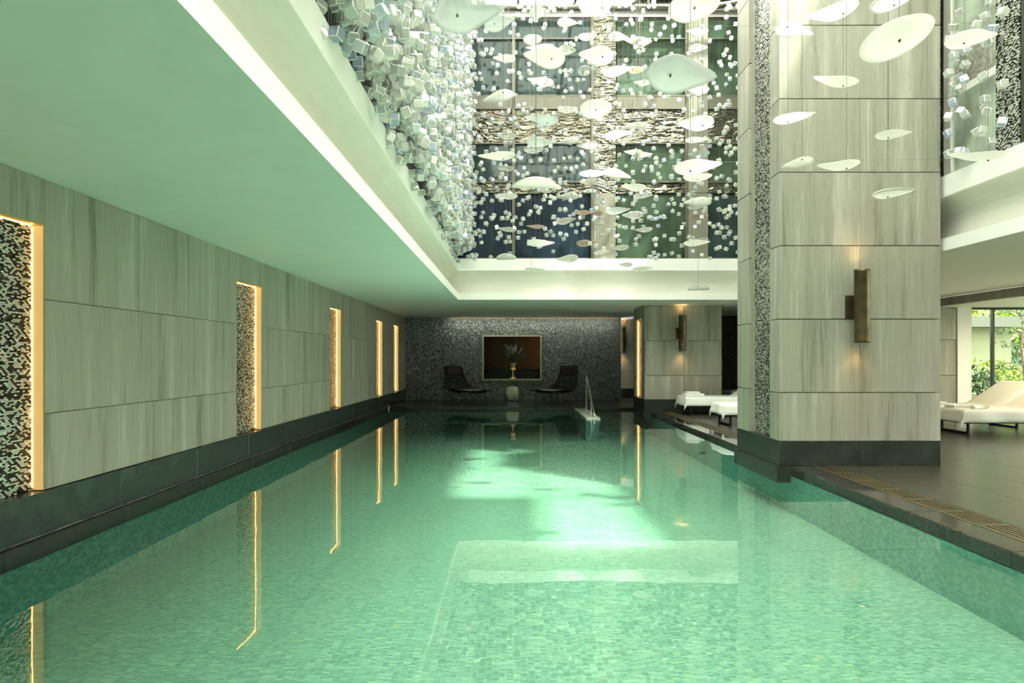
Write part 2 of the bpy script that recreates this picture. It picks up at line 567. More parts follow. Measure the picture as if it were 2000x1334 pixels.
def put(name, me, parent=None, loc=(0, 0, 0), rot=None):
    o = bpy.data.objects.new(name, me)
    col.objects.link(o)
    if parent is not None:
        o.parent = parent
    o.location = loc
    if rot:
        o.rotation_euler = rot
    return o


def tag(o, label, cat, group=None):
    o['label'] = label
    o['category'] = cat
    if group:
        o['group'] = group
    return o


def thing(name, label, cat, loc=(0, 0, 0), rz=0.0, group=None):
    o = bpy.data.objects.new(name, None)
    o.empty_display_size = 0.1
    col.objects.link(o)
    o.location = loc
    o.rotation_euler = (0, 0, rz)
    return tag(o, label, cat, group)


def struct(name, mb, mats, parent=None):
    o = mb.build(name, mats, parent)
    o['kind'] = 'structure'
    return o


_boxcache = {}


def slab(name, x0, x1, y0, y1, z0, z1, mat, parent, bev=0.003):
    """A slab of its own; alike slabs share their mesh. Parent must sit at the world origin."""
    s = (round(x1 - x0, 4), round(y1 - y0, 4), round(z1 - z0, 4))
    key = (s, mat.name, bev)
    if key not in _boxcache:
        _boxcache[key] = MB().cbox((0, 0, 0), s, bev).mesh(name, mat)
    return put(name, _boxcache[key], parent, ((x0 + x1) / 2, (y0 + y1) / 2, (z0 + z1) / 2))


# ------------------------------------------------------------------ the room
XL, XE, YB, ZC, ZW = -3.45, 3.36, 21.2, 2.62, -0.065
YN, PB, PF = -4.0, 17.9, -2.5          # room behind the camera, pool far end, pool near end
OX0, OX1, OY0, OY1 = -1.24, 5.25, -1.5, 14.8   # ceiling opening
CZ1, CZ2, CZ3 = 2.77, 3.28, 3.53
ZR = 9.2
XR = 12.6                              # right window wall
ZP = -0.56                             # pool floor

# ceiling with its opening
mb = MB()
T = 0.10
mb.box(XL - 0.3, OX0, YN, 23, ZC, ZC + T)
mb.box(OX1, 9.23, YN, 23, ZC, ZC + T)
mb.box(OX0, OX1, OY1, 23, ZC, ZC + T)
mb.box(OX0, OX1, YN, OY0, ZC, ZC + T)
struct('ceiling', mb, M['white'])
mb = MB()
mb.box(9.235, XR + 0.3, YN, 15.0, 2.451, 2.55)
struct('ceiling_window_bay', mb, M['white'])


def ring(name, z0, z1, th, mat, back=0.0):
    """Upright fascia round the opening, face flush with the opening edge."""
    mb = MB()
    p_ = 0.006
    mb.box(OX0 - th, OX0 + p_, OY0 - th, OY1 + th, z0, z1)
    mb.box(OX1 - p_, OX1 + th, OY0 - th, OY1 + th, z0, z1)
    mb.box(OX0 + p_, OX1 - p_, OY1 - p_, OY1 + th, z0, z1)
    mb.box(OX0 + p_, OX1 - p_, OY0 - th, OY0 + p_, z0, z1)
    return struct(name, mb, mat)


ring('trim_1', ZC - 0.004, CZ1, 0.09, M['white'])
ring('trim_2', CZ2, CZ3, 0.10, M['white'])
# cove between the two fascias, curving in from the recess to the upper edge
prof = [(0.09, CZ1 - 0.01)]
for k in range(9):
    a = k / 8 * math.pi / 2
    prof.append((0.215 * math.cos(a), 3.0 + 0.275 * math.sin(a)))
prof.insert(1, (0.215, CZ1 - 0.01))
mb = MB()
vs_, fs = [], []
for (r, z) in prof:
    vs_ += [(OX0 - r, OY0 - r, z), (OX1 + r, OY0 - r, z), (OX1 + r, OY1 + r, z), (OX0 - r, OY1 + r, z)]
for i in range(len(prof) - 1):
    for k in range(4):
        l = (k + 1) % 4
        fs.append((i * 4 + k, i * 4 + l, (i + 1) * 4 + l, (i + 1) * 4 + k))
mb.add(vs_, fs)
struct('trim_3', mb, M['cream'])

# ---- left wall: stone slabs, dark baseboard, lit mosaic niches
wl = MB()
wl.box(XL - 0.30, XL - 0.13, YN, YB + 0.2, -0.05, ZC)
wall_left = struct('wall_left', wl, M['backing'])
NICHES = [(4.08 - 4.2, 4.90 - 4.2), (4.08, 4.90), (8.29, 9.13), (12.50, 13.32), (16.72, 17.52), (19.15, 19.95)]
BT, J1, J2, NT = 0.335, 0.896, 1.738, 2.29
g = 0.004


def stone_col(y0, y1):
    for (z0, z1) in ((BT, J1), (J1, J2), (J2, ZC)):
        slab('stone_panel', XL - 0.13, XL, y0 + g / 2, y1 - g / 2, z0 + g / 2, z1 - g / 2, M['stone'], wall_left)


ys = YN
for i, (a, b2) in enumerate(NICHES):
    span = a - ys
    if span > 2.6:
        cuts = [ys, ys + span * 0.36, ys + span * 0.634, a]
    elif span > 1.4:
        cuts = [ys, ys + span * 0.45, a]
    else:
        cuts = [ys, a]
    for k in range(len(cuts) - 1):
        stone_col(cuts[k], cuts[k + 1])
    slab('stone_panel', XL - 0.13, XL, a + g / 2, b2 - g / 2, NT, ZC - g / 2, M['stone'], wall_left)
    ys = b2
stone_col(ys, YB)
bb = None
yy = YN
bbm = MB()
bbm.box(XL - 0.13, XL - 0.02, YN, YB, -0.05, 0.02)
baseboard = struct('baseboard_left', bbm, M['worn'])
while yy < YB:
    y1 = min(yy + 1.4, YB)
    slab('base_slab', XL - 0.13, XL + 0.03, yy + 0.001, y1 - 0.001, 0.022, BT - 0.003, M['basalt'], baseboard)
    yy = y1
order = ['', 'nearest the camera', 'second along the left wall from the camera', 'third along the left wall from the camera',
         'fourth along the left wall from the camera', 'last before the dark back wall']
for i, (a, b2) in enumerate(NICHES):
    if i == 0:
        lab = 'lit mosaic niche in the left stone wall, just behind the viewpoint'
        continue
    t = thing('mosaic_niche', 'gold lit silver and black mosaic niche, ' + order[i], 'niche', (XL, (a + b2) / 2, BT), 0)
    w = b2 - a
    h = NT - BT
    slab_m = MB().box(-0.125, -0.085, -w / 2, w / 2, 0, h)
    o = slab_m.build('mosaic_panel', M['niche'], t)
    o = MB().box(-0.085, -0.002, w / 2 - 0.012, w / 2, 0.0, h).build('brass_jamb', M['brass'], t)
    o = MB().box(-0.085, -0.002, -w / 2, w / 2 - 0.012, h - 0.012, h).build('brass_head', M['brass'], t)
    o = MB().box(-0.085, -0.002, -w / 2, -w / 2 + 0.012, 0.0, h).build('brass_jamb', M['brass'], t)
    o = MB().box(-0.0845, -0.079, w / 2 - 0.020, w / 2 - 0.0155, 0.02, h - 0.02).build('light_strip', M['led'], t)
    o = MB().box(-0.078, -0.006, w / 2 - 0.0155, w / 2 - 0.0122, 0.004, h - 0.014).build('jamb_glow', M['glow'], t)
    o = MB().box(-0.0845, -0.075, -w / 2 + 0.02, w / 2 - 0.03, h - 0.018, h - 0.013).build('light_strip', M['led'], t)
# brass niche behind the camera would be unseen: close the gap with a slab
slab('stone_panel', XL - 0.13, XL, NICHES[0][0], NICHES[0][1], BT, NT, M['stone'], wall_left)

# ledge along the left pool edge
mb = MB()
lg = struct('trim_4', MB().box(XL + 0.02, XL + 0.028, YN, PB, 0.015, 0.03), M['worn'])
yy = YN
while yy < PB:
    y1 = min(yy + 1.4, PB)
    slab('coping_stone', -XE - 0.062, -XE, yy + 0.001, y1 - 0.001, -0.12, 0.018, M['black_stone'], lg, 0.006)
    yy = y1

# ---- back wall with its opening
OXA, OXB, OZA, OZB = -1.0, 0.90, 0.61, 2.06
mb = MB()
WE = 3.42
mb.box(XL - 0.13, OXA, YB, YB + 0.25, -0.05, ZC)
mb.box(OXB, WE, YB, YB + 0.25, -0.05, ZC)
mb.box(OXA, OXB, YB, YB + 0.25, -0.05, OZA)
mb.box(OXA, OXB, YB, YB + 0.25, OZB, ZC)
wall_back = struct('wall_back', mb, M['dark_mosaic'])
# brass lining of the opening
t = thing('wall_opening', 'brass framed opening in the dark mosaic back wall', 'opening', (0, YB, OZA))
fr_ = 0.05
hh = OZB - OZA
for nm, bx in (('frame_jamb', (OXA, OXA + fr_, -0.03, 0.26, 0, hh)), ('frame_jamb', (OXB - fr_, OXB, -0.03, 0.26, 0, hh)),
               ('frame_head', (OXA + fr_, OXB - fr_, -0.03, 0.26, hh - fr_, hh)), ('frame_sill', (OXA + fr_, OXB - fr_, -0.03, 0.26, 0, fr_))):
    MB().box(*bx).build(nm, M['opening_frame'], t)
# thin light strip tucked under the ceiling along the top of the back wall
t = thing('cove_light', 'thin amber light strip along the top of the dark back wall', 'strip light', (0.6, YB - 0.03, ZC))
MB().box(-2.6, 2.75, -0.012, 0.012, -0.018, -0.004).build('channel', M['bronze'], t)
MB().box(-2.6, 2.75, -0.009, 0.009, -0.021, -0.0185).build('diffuser', M['dim_led'], t)
ld = bpy.data.lights.new('cove_glow', 'AREA')
ld.shape = 'RECTANGLE'
ld.size = 5.3
ld.size_y = 0.05
ld.energy = 5
ld.color = (0.95, 0.92, 0.74)
lo = bpy.data.objects.new('cove_glow', ld)
col.objects.link(lo)
lo.parent = t
lo.location = (0, -0.34, -0.03)
lo.rotation_euler = (R(20), 0, 0)
# the room seen through it
mb = MB()
mb.box(-1.9, 1.9, YB + 1.6, YB + 1.7, 0, ZC)
mb.box(-1.95, -1.85, YB + 0.26, YB + 1.7, 0, ZC)
mb.box(1.85, 1.95, YB + 0.26, YB + 1.7, 0, ZC)
mb.box(-1.9, 1.9, YB + 0.26, YB + 1.7, -0.05, 0.02)
struct('wall_back_room', mb, M['brown'])
t = thing('low_cabinet', 'black glossy low cabinet inside the back wall opening', 'cabinet', (0, YB + 1.3, 0.02))
MB().box(-1.3, 1.3, -0.25, 0.25, 0, 0.93).build('carcass', M['black'], t)
for x in (-0.82, 0.0, 0.82):
    MB().cbox((x, -0.262, 0.46), (0.76, 0.02, 0.86), 0.004).build('cabinet_door', M['black'], t)
MB().box(-1.3, 1.3, -0.28, 0.26, 0.931, 0.955).build('cabinet_top', M['blackmetal'], t)
t = thing('wall_light', 'warm glowing wall light at the right inside the back wall opening', 'lamp', (1.78, YB + 1.0, 1.55))
MB().box(-0.03, 0.069, -0.06, 0.06, -0.12, 0.12).build('housing', M['bronze'], t)
MB().box(-0.036, -0.0305, -0.05, 0.05, -0.11, 0.11).build('diffuser', M['lamp'], t)
ld = bpy.data.lights.new('opening_glow', 'POINT')
ld.energy = 3.2
ld.color = (1, 0.55, 0.24)
ld.shadow_soft_size = 0.08
lo = bpy.data.objects.new('opening_glow', ld)
col.objects.link(lo)
lo.parent = t
lo.location = (-0.16, 0, 0)

# ---- room behind the camera and to the right
struct('wall_near', MB().box(XL - 0.3, XR + 0.3, YN - 0.2, YN, -0.05, ZC), M['stone'])
mb = MB()
mb.box(5.05, 9.4, 20.4, 20.6, -0.05, ZC)
mb.box(9.23, 9.4, 14.95, 20.4, -0.05, ZC)
struct('wall_right_back', mb, M['black_mosaic'])
cor = struct('wall_corridor', MB().box(3.2, 5.05, 22.45, 22.6, -0.05, ZC), M['backing'])
for (z0, z1) in ((0.3, 0.89), (0.89, 1.75), (1.75, ZC)):
    slab('stone_panel', 3.3, 4.2, 22.4, 22.45, z0 + g, z1 - g, M['stone'], cor)
    slab('stone_panel', 4.2, 5.05, 22.4, 22.45, z0 + g, z1 - g, M['stone'], cor)
slab('base_slab', 3.3, 5.05, 22.39, 22.45, 0.0, 0.298, M['basalt'], cor)
struct('wall_corridor_side', MB().box(5.05, 5.2, 18.0, 22.6, -0.05, ZC), M['black_mosaic'])
# stone end wall of the lounge, white reveal, bulkhead
we = struct('wall_right_end', MB().box(9.2, 9.86, 14.86, 14.98, -0.05, 2.5), M['backing'])
for (z0, z1) in ((0.0, 0.935), (0.935, 1.73), (1.73, 2.45)):
    slab('stone_panel', 9.24, 9.845, 14.80, 14.86, z0 + g, z1 - g, M['stone'], we)
struct('trim_5', MB().box(9.86, 10.17, 14.78, 15.1, 0, 2.45), M['white'])
bk = struct('trim_6', MB().box(9.27, 9.35, YN, 14.78, 2.45, ZC + 0.1), M['backing'])
yy = YN
while yy < 14.7:
    y1 = min(yy + 1.6, 14.78)
    slab('stone_panel', 9.23, 9.27, yy + g / 2, y1 - g / 2, 2.45, ZC, M['stone'], bk)
    yy = y1
# window_1 ahead, window_2 along the right
w1 = struct('window_1', MB().box(10.17, XR, 14.86, 14.94, 0, 0.06).box(10.17, XR, 14.86, 14.94, 2.40, 2.45), M['darkframe'])
xs = [10.19, 10.72, 11.62, XR - 0.03]
for x in xs[1:-1]:
    MB().box(x - 0.02, x + 0.02, 14.86, 14.95, 0.06, 2.40).build('mullion', M['darkframe'], w1)
for k in range(3):
    MB().box(xs[k] + (0.02 if k else 0), xs[k + 1] - 0.02, 14.90, 14.908, 0.06, 2.40).build('pane', M['glass'], w1)
w2 = struct('window_2', MB().box(XR, XR + 0.08, YN, 14.95, 0, 0.06).box(XR, XR + 0.08, YN, 14.95, 2.40, 2.45), M['darkframe'])
yy = YN + 0.1
while yy < 14.8:
    MB().box(XR, XR + 0.08, yy - 0.025, yy + 0.025, 0.06, 2.4).build('mullion', M['darkframe'], w2)
    y1 = min(yy + 1.85, 14.9)
    MB().box(XR + 0.03, XR + 0.038, yy + 0.03, y1 - 0.03, 0.06, 2.4).build('pane', M['glass'], w2)
    yy += 1.85

# unseen downlights added in the lounge ceiling to brighten the lounge
for k, (x, y, nm) in enumerate(((6.4, 6.0, 'first'), (5.6, 9.4, 'second'), (6.6, 12.0, 'third'), (8.4, 6.0, 'fourth'), (8.4, 9.0, 'fifth'), (9.0, 11.0, 'sixth'), (10.6, 13.3, 'seventh'), (9.8, 11.6, 'eighth'))):
    t = thing('fill_downlight', 'unseen warm fill lamp added in the lounge ceiling, %s of its rows' % nm, 'added ceiling light', (x, y, ZC if x < 9.2 else 2.45))
    MB().lathe([(0.055, -0.006), (0.075, -0.006), (0.078, -0.001), (0.055, -0.001)], 20).build('trim_ring', M['white'], t)
    MB().lathe([(0.05, -0.004), (0.05, -0.0015)], 16).build('lens', M['lamp'], t)
    ld = bpy.data.lights.new('fill_beam', 'SPOT')
    ld.energy = 9 if x < 9.2 else 34
    ld.color = (1.0, 0.82, 0.50)
    ld.spot_size = R(172)
    ld.spot_blend = 1.0
    ld.shadow_soft_size = 0.05
    lo = bpy.data.objects.new('fill_beam', ld)
    col.objects.link(lo)
    lo.parent = t
    lo.location = (0, 0, -0.03)

# ---- floors
GX0, GX1 = 3.62, 3.90
fl = MB()
fl.box(GX1, 13.0, YN, 23, -0.30, -0.021)
fl.box(XL - 0.3, GX1, PB + 0.35, 23, -0.30, -0.021)
fl.box(XL - 0.3, GX1, YN, PF - 0.3, -0.30, -0.021)
floor = struct('floor', fl, M['joint'])
xs = [GX1 + 0.005, 4.66, 5.32, 6.02, 6.72, 7.42, 8.12, 8.82, 9.52, 10.22, 11.0, 11.8, 12.6]
for i in range(len(xs) - 1):
    yy = 7.38 - 1.3 * 9 + (0.65 if i % 2 else 0)
    while yy < 20.4:
        a, b2 = max(yy, YN), min(yy + 1.3, 20.4)
        if b2 > a + 0.05 and not (xs[i] > 9.4 and a > 14.8):
            slab('floor_tile', xs[i] + 0.002, xs[i + 1] - 0.002, a + 0.002, b2 - 0.002, -0.02, 0.0, M['deck'], floor, 0.002)
        yy += 1.3
for i in range(8):
    x0 = XL + i * 0.9
    if x0 > 5:
        break
    for (a, b2) in ((PB + 0.35, 19.5), (19.5, YB), (YB, 22.4)):
        x1 = min(x0 + 0.9, GX1 + 0.005) if i < 7 else 5.05
        if a == YB and x0 < 3.2 - 0.9:
            continue
        slab('floor_tile', x0 + 0.002, x1 - 0.002, a + 0.002, b2 - 0.002, -0.02, 0.0, M['basalt'], floor, 0.002)
for i in range(8):
    slab('floor_tile', XL + i * 0.918 + 0.002, XL + (i + 1) * 0.918 - 0.002, YN, PF - 0.3, -0.02, 0.0, M['deck'], floor, 0.002)

# ---- pool
pl = MB()
pl.box(-XE - 0.12, GX0 + 0.1, PF, PB, ZP - 0.1, ZP)
pool = struct('pool', pl, M['pool'])
MB().box(-XE - 0.12, -XE, PF, PB, ZP, -0.118).build('pool_wall', M['poolwall'], pool)
MB().box(XE, XE + 0.12, PF, PB, ZP, -0.118).build('pool_wall', M['poolwall'], pool)
MB().box(-XE, XE, PB, PB + 0.12, ZP, -0.118).build('pool_wall', M['poolwall'], pool)
MB().box(-XE, XE, PF - 0.12, PF, ZP, -0.118).build('pool_wall', M['poolwall'], pool)
for k in range(4):
    MB().box(1.97, XE, 17.9 - 0.45 * (k + 1), 17.9 - 0.45 * k, ZP, -0.17 - 0.10 * k).build('pool_step', M['pool'], pool)
water = struct('water', MB().add([(-XE, PF, ZW), (XE, PF, ZW), (XE, PB, ZW), (-XE, PB, ZW)], [(0, 1, 2, 3)]), M['water'])
# coping: right side (broken by the columns), far end, near end
cp = struct('trim_7', MB().box(XE + 0.121, GX0, YN, PB, -0.30, -0.122).box(GX0, GX1, YN, PB + 0.35, -0.30, -0.10), M['slot'])
COLS = [(3.23, 5.19, 8.09, 9.60), (3.23, 5.13, 16.40, 17.90)]


def free(a, b2):
    return all(b2 <= c[2] + 0.001 or a >= c[3] - 0.001 for c in COLS)


yy = 8.09 - 1.2 * 10
cuts = sorted(set([8.09 - 1.2 * k for k in range(11)] + [9.6 + 1.36 * k for k in range(6)]))
for a, b2 in zip(cuts[:-1], cuts[1:]):
    if free(a, b2):
        slab('coping_stone', XE, GX0 - 0.003, a + 0.001, b2 - 0.001, -0.12, 0.0, M['granite'], cp, 0.008)
for k in range(5):
    slab('coping_stone', -XE + 1.32 * k, min(-XE + 1.32 * (k + 1), 3.23) - 0.002, PB, PB + 0.35, -0.12, 0.0, M['granite'], cp, 0.008)
    slab('coping_stone', -XE + 1.32 * k, min(-XE + 1.32 * (k + 1), 3.23) - 0.002, PF - 0.3, PF, -0.12, 0.0, M['granite'], cp, 0.008)

ORD = ['first', 'second', 'third', 'fourth', 'fifth', 'sixth', 'seventh', 'eighth', 'ninth', 'tenth', 'eleventh', 'twelfth', 'thirteenth', 'fourteenth', 'fifteenth', 'sixteenth',
       'seventeenth', 'eighteenth', 'nineteenth', 'twentieth']

# ---- drain grates along the right edge
g_len = 0.475
gframe = MB()
W = GX1 - GX0 - 0.006
for x in (0.0, W - 0.022):
    gframe.box(x, x + 0.022, 0.002, g_len - 0.002, -0.03, 0.0)
for y in (0.002, g_len - 0.03):
    gframe.box(0.022, W - 0.022, y, y + 0.028, -0.03, 0.0)
gf_me = gframe.mesh('frame', M['grate'])
gs_me = MB().cbox((0, 0, 0), (0.021, g_len - 0.06, 0.028), 0.003).mesh('slat', M['grate'])


def grates(y0, y1, label):
    n = int((y1 - y0) / g_len)
    for k in range(n):
        t = thing('drain_grate', label % ORD[k], 'drain grate', (GX0 + 0.003, y1 - (k + 1) * g_len, 0.0), 0, 'drain grates along the pool edge')
        put('frame', gf_me, t)
        for q in range(5):
            put('slat', gs_me, t, (0.022 + 0.046 * (q + 0.5), g_len / 2, -0.015))


grates(3.35, 8.07, 'bronze slotted drain grate, %s from the tall column toward the viewpoint')
grates(10.1, 16.35, 'dark slotted drain grate by the white loungers, %s from the far pillar')


# ------------------------------------------------------------------ stone columns
def column(name, label, x0, x1, y0, y1, zt, joints, bt, niche, niche_top, lit):
    t = thing(name, label, 'column', (0, 0, 0))
    core = MB().box(x0 + 0.14, x1 - 0.04, y0 + 0.04, y1 - 0.04, 0, zt).build('core', M['backing'], t)
    xm = (x0 + x1) / 2
    zs = [bt] + joints + [zt]
    gg = 0.010
    for z0, z1 in zip(zs[:-1], zs[1:]):
        za, zb = z0 + (gg / 2 if z0 > bt else 0), z1 - gg / 2
        for (a, b2) in ((x0, xm), (xm, x1)):
            slab('stone_panel', a + (0.04 if a == x0 else 0.001), b2 - 0.001, y0, y0 + 0.04, za, zb, M['stone'], t, 0.002)
            slab('stone_panel', a + (0.04 if a == x0 else 0.001), b2 - 0.001, y1 - 0.04, y1, za, zb, M['stone'], t, 0.002)
        slab('stone_panel', x1 - 0.04, x1, y0 + 0.041, y1 - 0.041, za, zb, M['stone'], t, 0.002)
        slab('stone_panel', x0, x0 + 0.04, y0, niche[0], za, zb, M['stone'], t, 0.002)
        slab('stone_panel', x0, x0 + 0.04, niche[1], y1, za, zb, M['stone'], t, 0.002)
        if niche_top < zt and z1 > niche_top:
            a = max(za, niche_top)
            if zb > a + 0.02:
                slab('stone_panel', x0, x0 + 0.04, niche[0] + 0.002, niche[1] - 0.002, a, zb, M['stone'], t, 0.002)
    # mosaic strip in its recess
    n0, n1 = niche
    MB().box(x0 + 0.085, x0 + 0.12, n0, n1, bt, min(niche_top, zt)).build('mosaic_panel', M['niche'], t)
    MB().box(x0 + 0.04, x0 + 0.12, n1 - 0.0005, n1 + 0.03, bt, min(niche_top, zt)).build('niche_jamb', M['brass'] if lit else M['stone'], t)
    MB().box(x0 + 0.04, x0 + 0.12, n0 - 0.03, n0 + 0.0005, bt, min(niche_top, zt)).build('niche_jamb', M['brass'] if lit else M['stone'], t)
    if lit:
        MB().box(x0 + 0.04, x0 + 0.08, n1 - 0.006, n1 - 0.002, bt + 0.004, niche_top - 0.01).build('jamb_glow', M['glow'], t)
        MB().box(x0 + 0.078, x0 + 0.0845, n1 - 0.014, n1 - 0.008, bt + 0.02, niche_top - 0.02).build('light_strip', M['led'], t)
        MB().box(x0 + 0.07, x0 + 0.0845, n0 + 0.002, n0 + 0.02, bt + 0.02, niche_top - 0.02).build('light_strip', M['led'], t)
        MB().box(x0 + 0.04, x0 + 0.12, n0, n1, niche_top, niche_top + 0.02).build('niche_head', M['brass'], t)
    # plinth slabs
    e = 0.004
    slab('plinth_slab', x0 - e, xm, y0 - e, y0 + 0.05, 0.001, bt - 0.002, M['basalt'], t)
    slab('plinth_slab', xm + 0.001, x1 + e, y0 - e, y0 + 0.05, 0.001, bt - 0.002, M['basalt'], t)
    for (a, b2) in ((y0 + 0.051, n0), (n0 + 0.002, n1), (n1 + 0.002, y1)):
        slab('plinth_slab', x0 - e, x0 + 0.13, a, b2, 0.001, bt - 0.002, M['basalt'], t)
    slab('plinth_slab', x1 - 0.1, x1 + e, y0 + 0.051, y1, 0.001, bt - 0.002, M['basalt'], t)
    # granite ledge standing in the water
    MB().box(x0 - 0.035, XE + 0.02, y0 - 0.02, y1 + 0.04, -0.2, 0.0).build('ledge', M['granite'], t)
    MB().box(XE + 0.02, x1, y0 - 0.003, y1, -0.12, -0.001).build('footing', M['granite'], t)
    return t


column('stone_column', 'tall stone clad column with dark plinth rising through the ceiling opening', 3.23, 5.19, 8.09, 9.60, 9.15,
       [0.89 + 0.893 * k for k in range(10) if 0.89 + 0.893 * k < 9], 0.305, (8.385, 9.14), 20, False)
column('stone_pillar', 'low stone clad pillar at the far end with glowing side niche', 3.23, 5.13, 16.40, 17.90, ZC,
       [0.885, 1.75], 0.305, (16.78, 17.66), 2.31, True)


# ------------------------------------------------------------------ sconces
def sconce(x, y, label):
    """x, y: middle of the fixture on the wall face."""
    t = thing('wall_sconce', label, 'wall lamp', (x, y, 1.93))
    MB().cbox((0.0, -0.018, 0.0), (0.25, 0.036, 0.28), 0.004).build('backplate', M['bronze'], t)
    MB().box(-0.04, 0.04, -0.075, -0.036, -0.10, 0.10).build('arm', M['bronze'], t)
    r0, h = 0.088, 0.435
    cyl = MB().lathe([(r0 - 0.006, -h + 0.05), (r0 - 0.006, -h), (r0, -h), (r0, -h + 0.03), (r0 * 0.985, -h + 0.034), (r0 * 0.985, h - 0.034), (r0, h - 0.03), (r0, h), (r0 - 0.006, h), (r0 - 0.006, h - 0.05)],
                     28, (0, -0.165, 0))
    cyl.build('cylinder_shade', M['bronze'], t)
    for s in (-1, 1):
        MB().lathe([(0.06, s * (h - 0.046)), (0.06, s * (h - 0.04))], 16, (0, -0.165, 0)).build('lens', M['lamp'], t)
        ld = bpy.data.lights.new('sconce_beam', 'SPOT')
        ld.energy = 1.6
        ld.color = (1.0, 0.60, 0.25)
        ld.spot_size = R(80)
        ld.spot_blend = 0.9
        ld.shadow_soft_size = 0.03
        lo = bpy.data.objects.new('sconce_beam', ld)
        col.objects.link(lo)
        lo.parent = t
        lo.location = (0, -0.15, s * (h + 0.005))
        lo.rotation_euler = (R(180 - 14) if s > 0 else R(14), 0, 0)
    return t


sconce(4.15, 8.09, 'large bronze cylinder wall lamp on the tall column')
sconce(4.12, 16.40, 'bronze cylinder wall lamp on the far stone pillar, above white loungers')
sconce(3.66, 22.40, 'bronze cylinder wall lamp glimpsed in the dim corridor beyond the pillar')

# ------------------------------------------------------------------ atrium above the opening
YF = 14.86
wf = struct('wall_atrium_far', MB().box(-1.5, 5.6, YF + 0.12, YF + 0.3, CZ3 - 0.2, 9.0), M['backing'])
rows = [(3.55, 4.99, 'g'), (4.99, 5.25, 'r'), (5.25, 6.11, 'g'), (6.11, 6.87, 'r'), (6.87, 7.17, 'm'), (7.17, 8.45, 'g'), (8.45, 8.9, 'g')]
bays = [(-1.32, 0.0, 'navy_glass'), (0.0, 1.76, 'navy_glass'), (2.28, 3.86, 'green_glass'), (4.34, 5.4, 'teal_glass')]
for bi, (x0, x1, gm) in enumerate(bays):
    for ri, (z0, z1, k) in enumerate(rows):
        if k == 'g':
            gmat = M[gm] if ri < 2 else (M['teal_glass'] if bi < 2 else M['green_glass'])
            slab('glass_pane', x0 + 0.03, x1 - 0.03, YF + 0.05, YF + 0.07, z0 + 0.015, z1 - 0.015, gmat, wf, 0.002)
        elif k == 'r':
            slab('metal_panel', x0 + 0.01, x1 - 0.01, YF + 0.02, YF + 0.06, z0 + 0.005, z1 - 0.005, M['ripple'], wf, 0.004)
        else:
            slab('metal_panel', x0 + 0.01, x1 - 0.01, YF - 0.01, YF + 0.06, z0 + 0.005, z1 - 0.005, M['frame'], wf, 0.004)
for x in (-1.32, 0.0, 1.76, 3.86, 5.4):
    MB().box(x - 0.03, x + 0.03, YF - 0.01, YF + 0.1, CZ3, 8.95).build('mullion', M['frame'], wf)
for x0, x1 in ((1.79, 2.28), (3.90, 4.34)):
    for (z0, z1) in ((CZ3, 5.0), (5.0, 6.1), (6.1, 7.17), (7.17, 8.95)):
        slab('pilaster_panel', x0, x1, YF - 0.02, YF + 0.06, z0 + 0.004, z1 - 0.004, M['ripple'] if x0 < 2 and z0 > 4 else M['putty'], wf, 0.004)
for z in (3.545, 5.25, 6.11, 7.17, 8.45):
    MB().box(-1.32, 1.76, YF - 0.015, YF + 0.08, z - 0.012, z + 0.012).build('transom', M['frame'], wf)
    MB().box(2.28, 5.4, YF - 0.015, YF + 0.08, z - 0.012, z + 0.012).build('transom', M['frame'], wf)

# left atrium wall: dark upright slats behind the cube curtain
wa = struct('wall_atrium_left', MB().box(-1.62, -1.50, OY0 - 0.2, YF + 0.2, CZ3 - 0.2, 9.1), M['backing'])
mb = MB()
y = OY0
while y < YF:
    mb.box(-1.50, -1.40, y, y + 0.03, CZ3, 9.1)
    y += 0.075
o = mb.build('slats', M['slat'], wa)
o.name = 'slat_screen'
o['kind'] = 'stuff'
struct('trim_8', MB().box(-1.62, OX0 - 0.1, OY0 - 0.2, YF + 0.2, CZ3 - 0.21, CZ3 - 0.2), M['white'])

# right atrium wall: glass, white pilasters, strips of the scale mosaic
XW = 5.42
wr = struct('wall_atrium_right', MB().box(XW + 0.10, XW + 0.25, OY0 - 0.2, YF + 0.2, CZ3 - 0.2, 9.2), M['backing'])
y = 8.39 - 1.32 * 7
k = 0
while y < 14.6:
    y1 = y + 1.32
    # bay running toward the camera from y1 to y: mullion, white pilaster, glass, mosaic, glass edge
    MB().box(XW - 0.03, XW + 0.1, y1 - 0.03, y1, CZ3, 9.1).build('mullion', M['darkframe'], wr)
    slab('pilaster_panel', XW - 0.02, XW + 0.08, y1 - 0.17, y1 - 0.03, CZ3, 9.1, M['cream'], wr, 0.003)
    for (z0, z1, kk) in ((CZ3, 4.52, 'g'), (4.52, 4.62, 'w'), (4.62, 5.05, 'r'), (5.05, 7.0, 'g'), (7.0, 7.4, 'r'), (7.4, 9.1, 'g')):
        mt = {'g': M['pale_glass'], 'w': M['cream'], 'r': M['pale_panel']}[kk]
        slab('glass_pane' if kk == 'g' else 'metal_panel', XW + 0.02, XW + 0.05, y1 - 0.93, y1 - 0.175, z0 + 0.003, z1 - 0.003, mt, wr, 0.002)
    MB().box(XW - 0.02, XW + 0.08, y1 - 1.29, y1 - 0.935, CZ3, 9.1).build('mosaic_panel', M['niche'], wr)
    y = y1
    k += 1
struct('trim_9', MB().box(OX1 + 0.09, XW + 0.11, OY0 - 0.2, YF + 0.2, CZ3 - 0.21, CZ3 - 0.2), M['white'])
struct('trim_10', MB().box(OX0 - 0.1, OX1 + 0.1, OY1 + 0.09, YF + 0.12, CZ3 - 0.21, CZ3 - 0.2), M['white'])
struct('wall_atrium_near', MB().box(-1.62, XW + 0.25, OY0 - 0.4, OY0 - 0.2, ZC + 0.1, 9.2), M['pale_wall'])

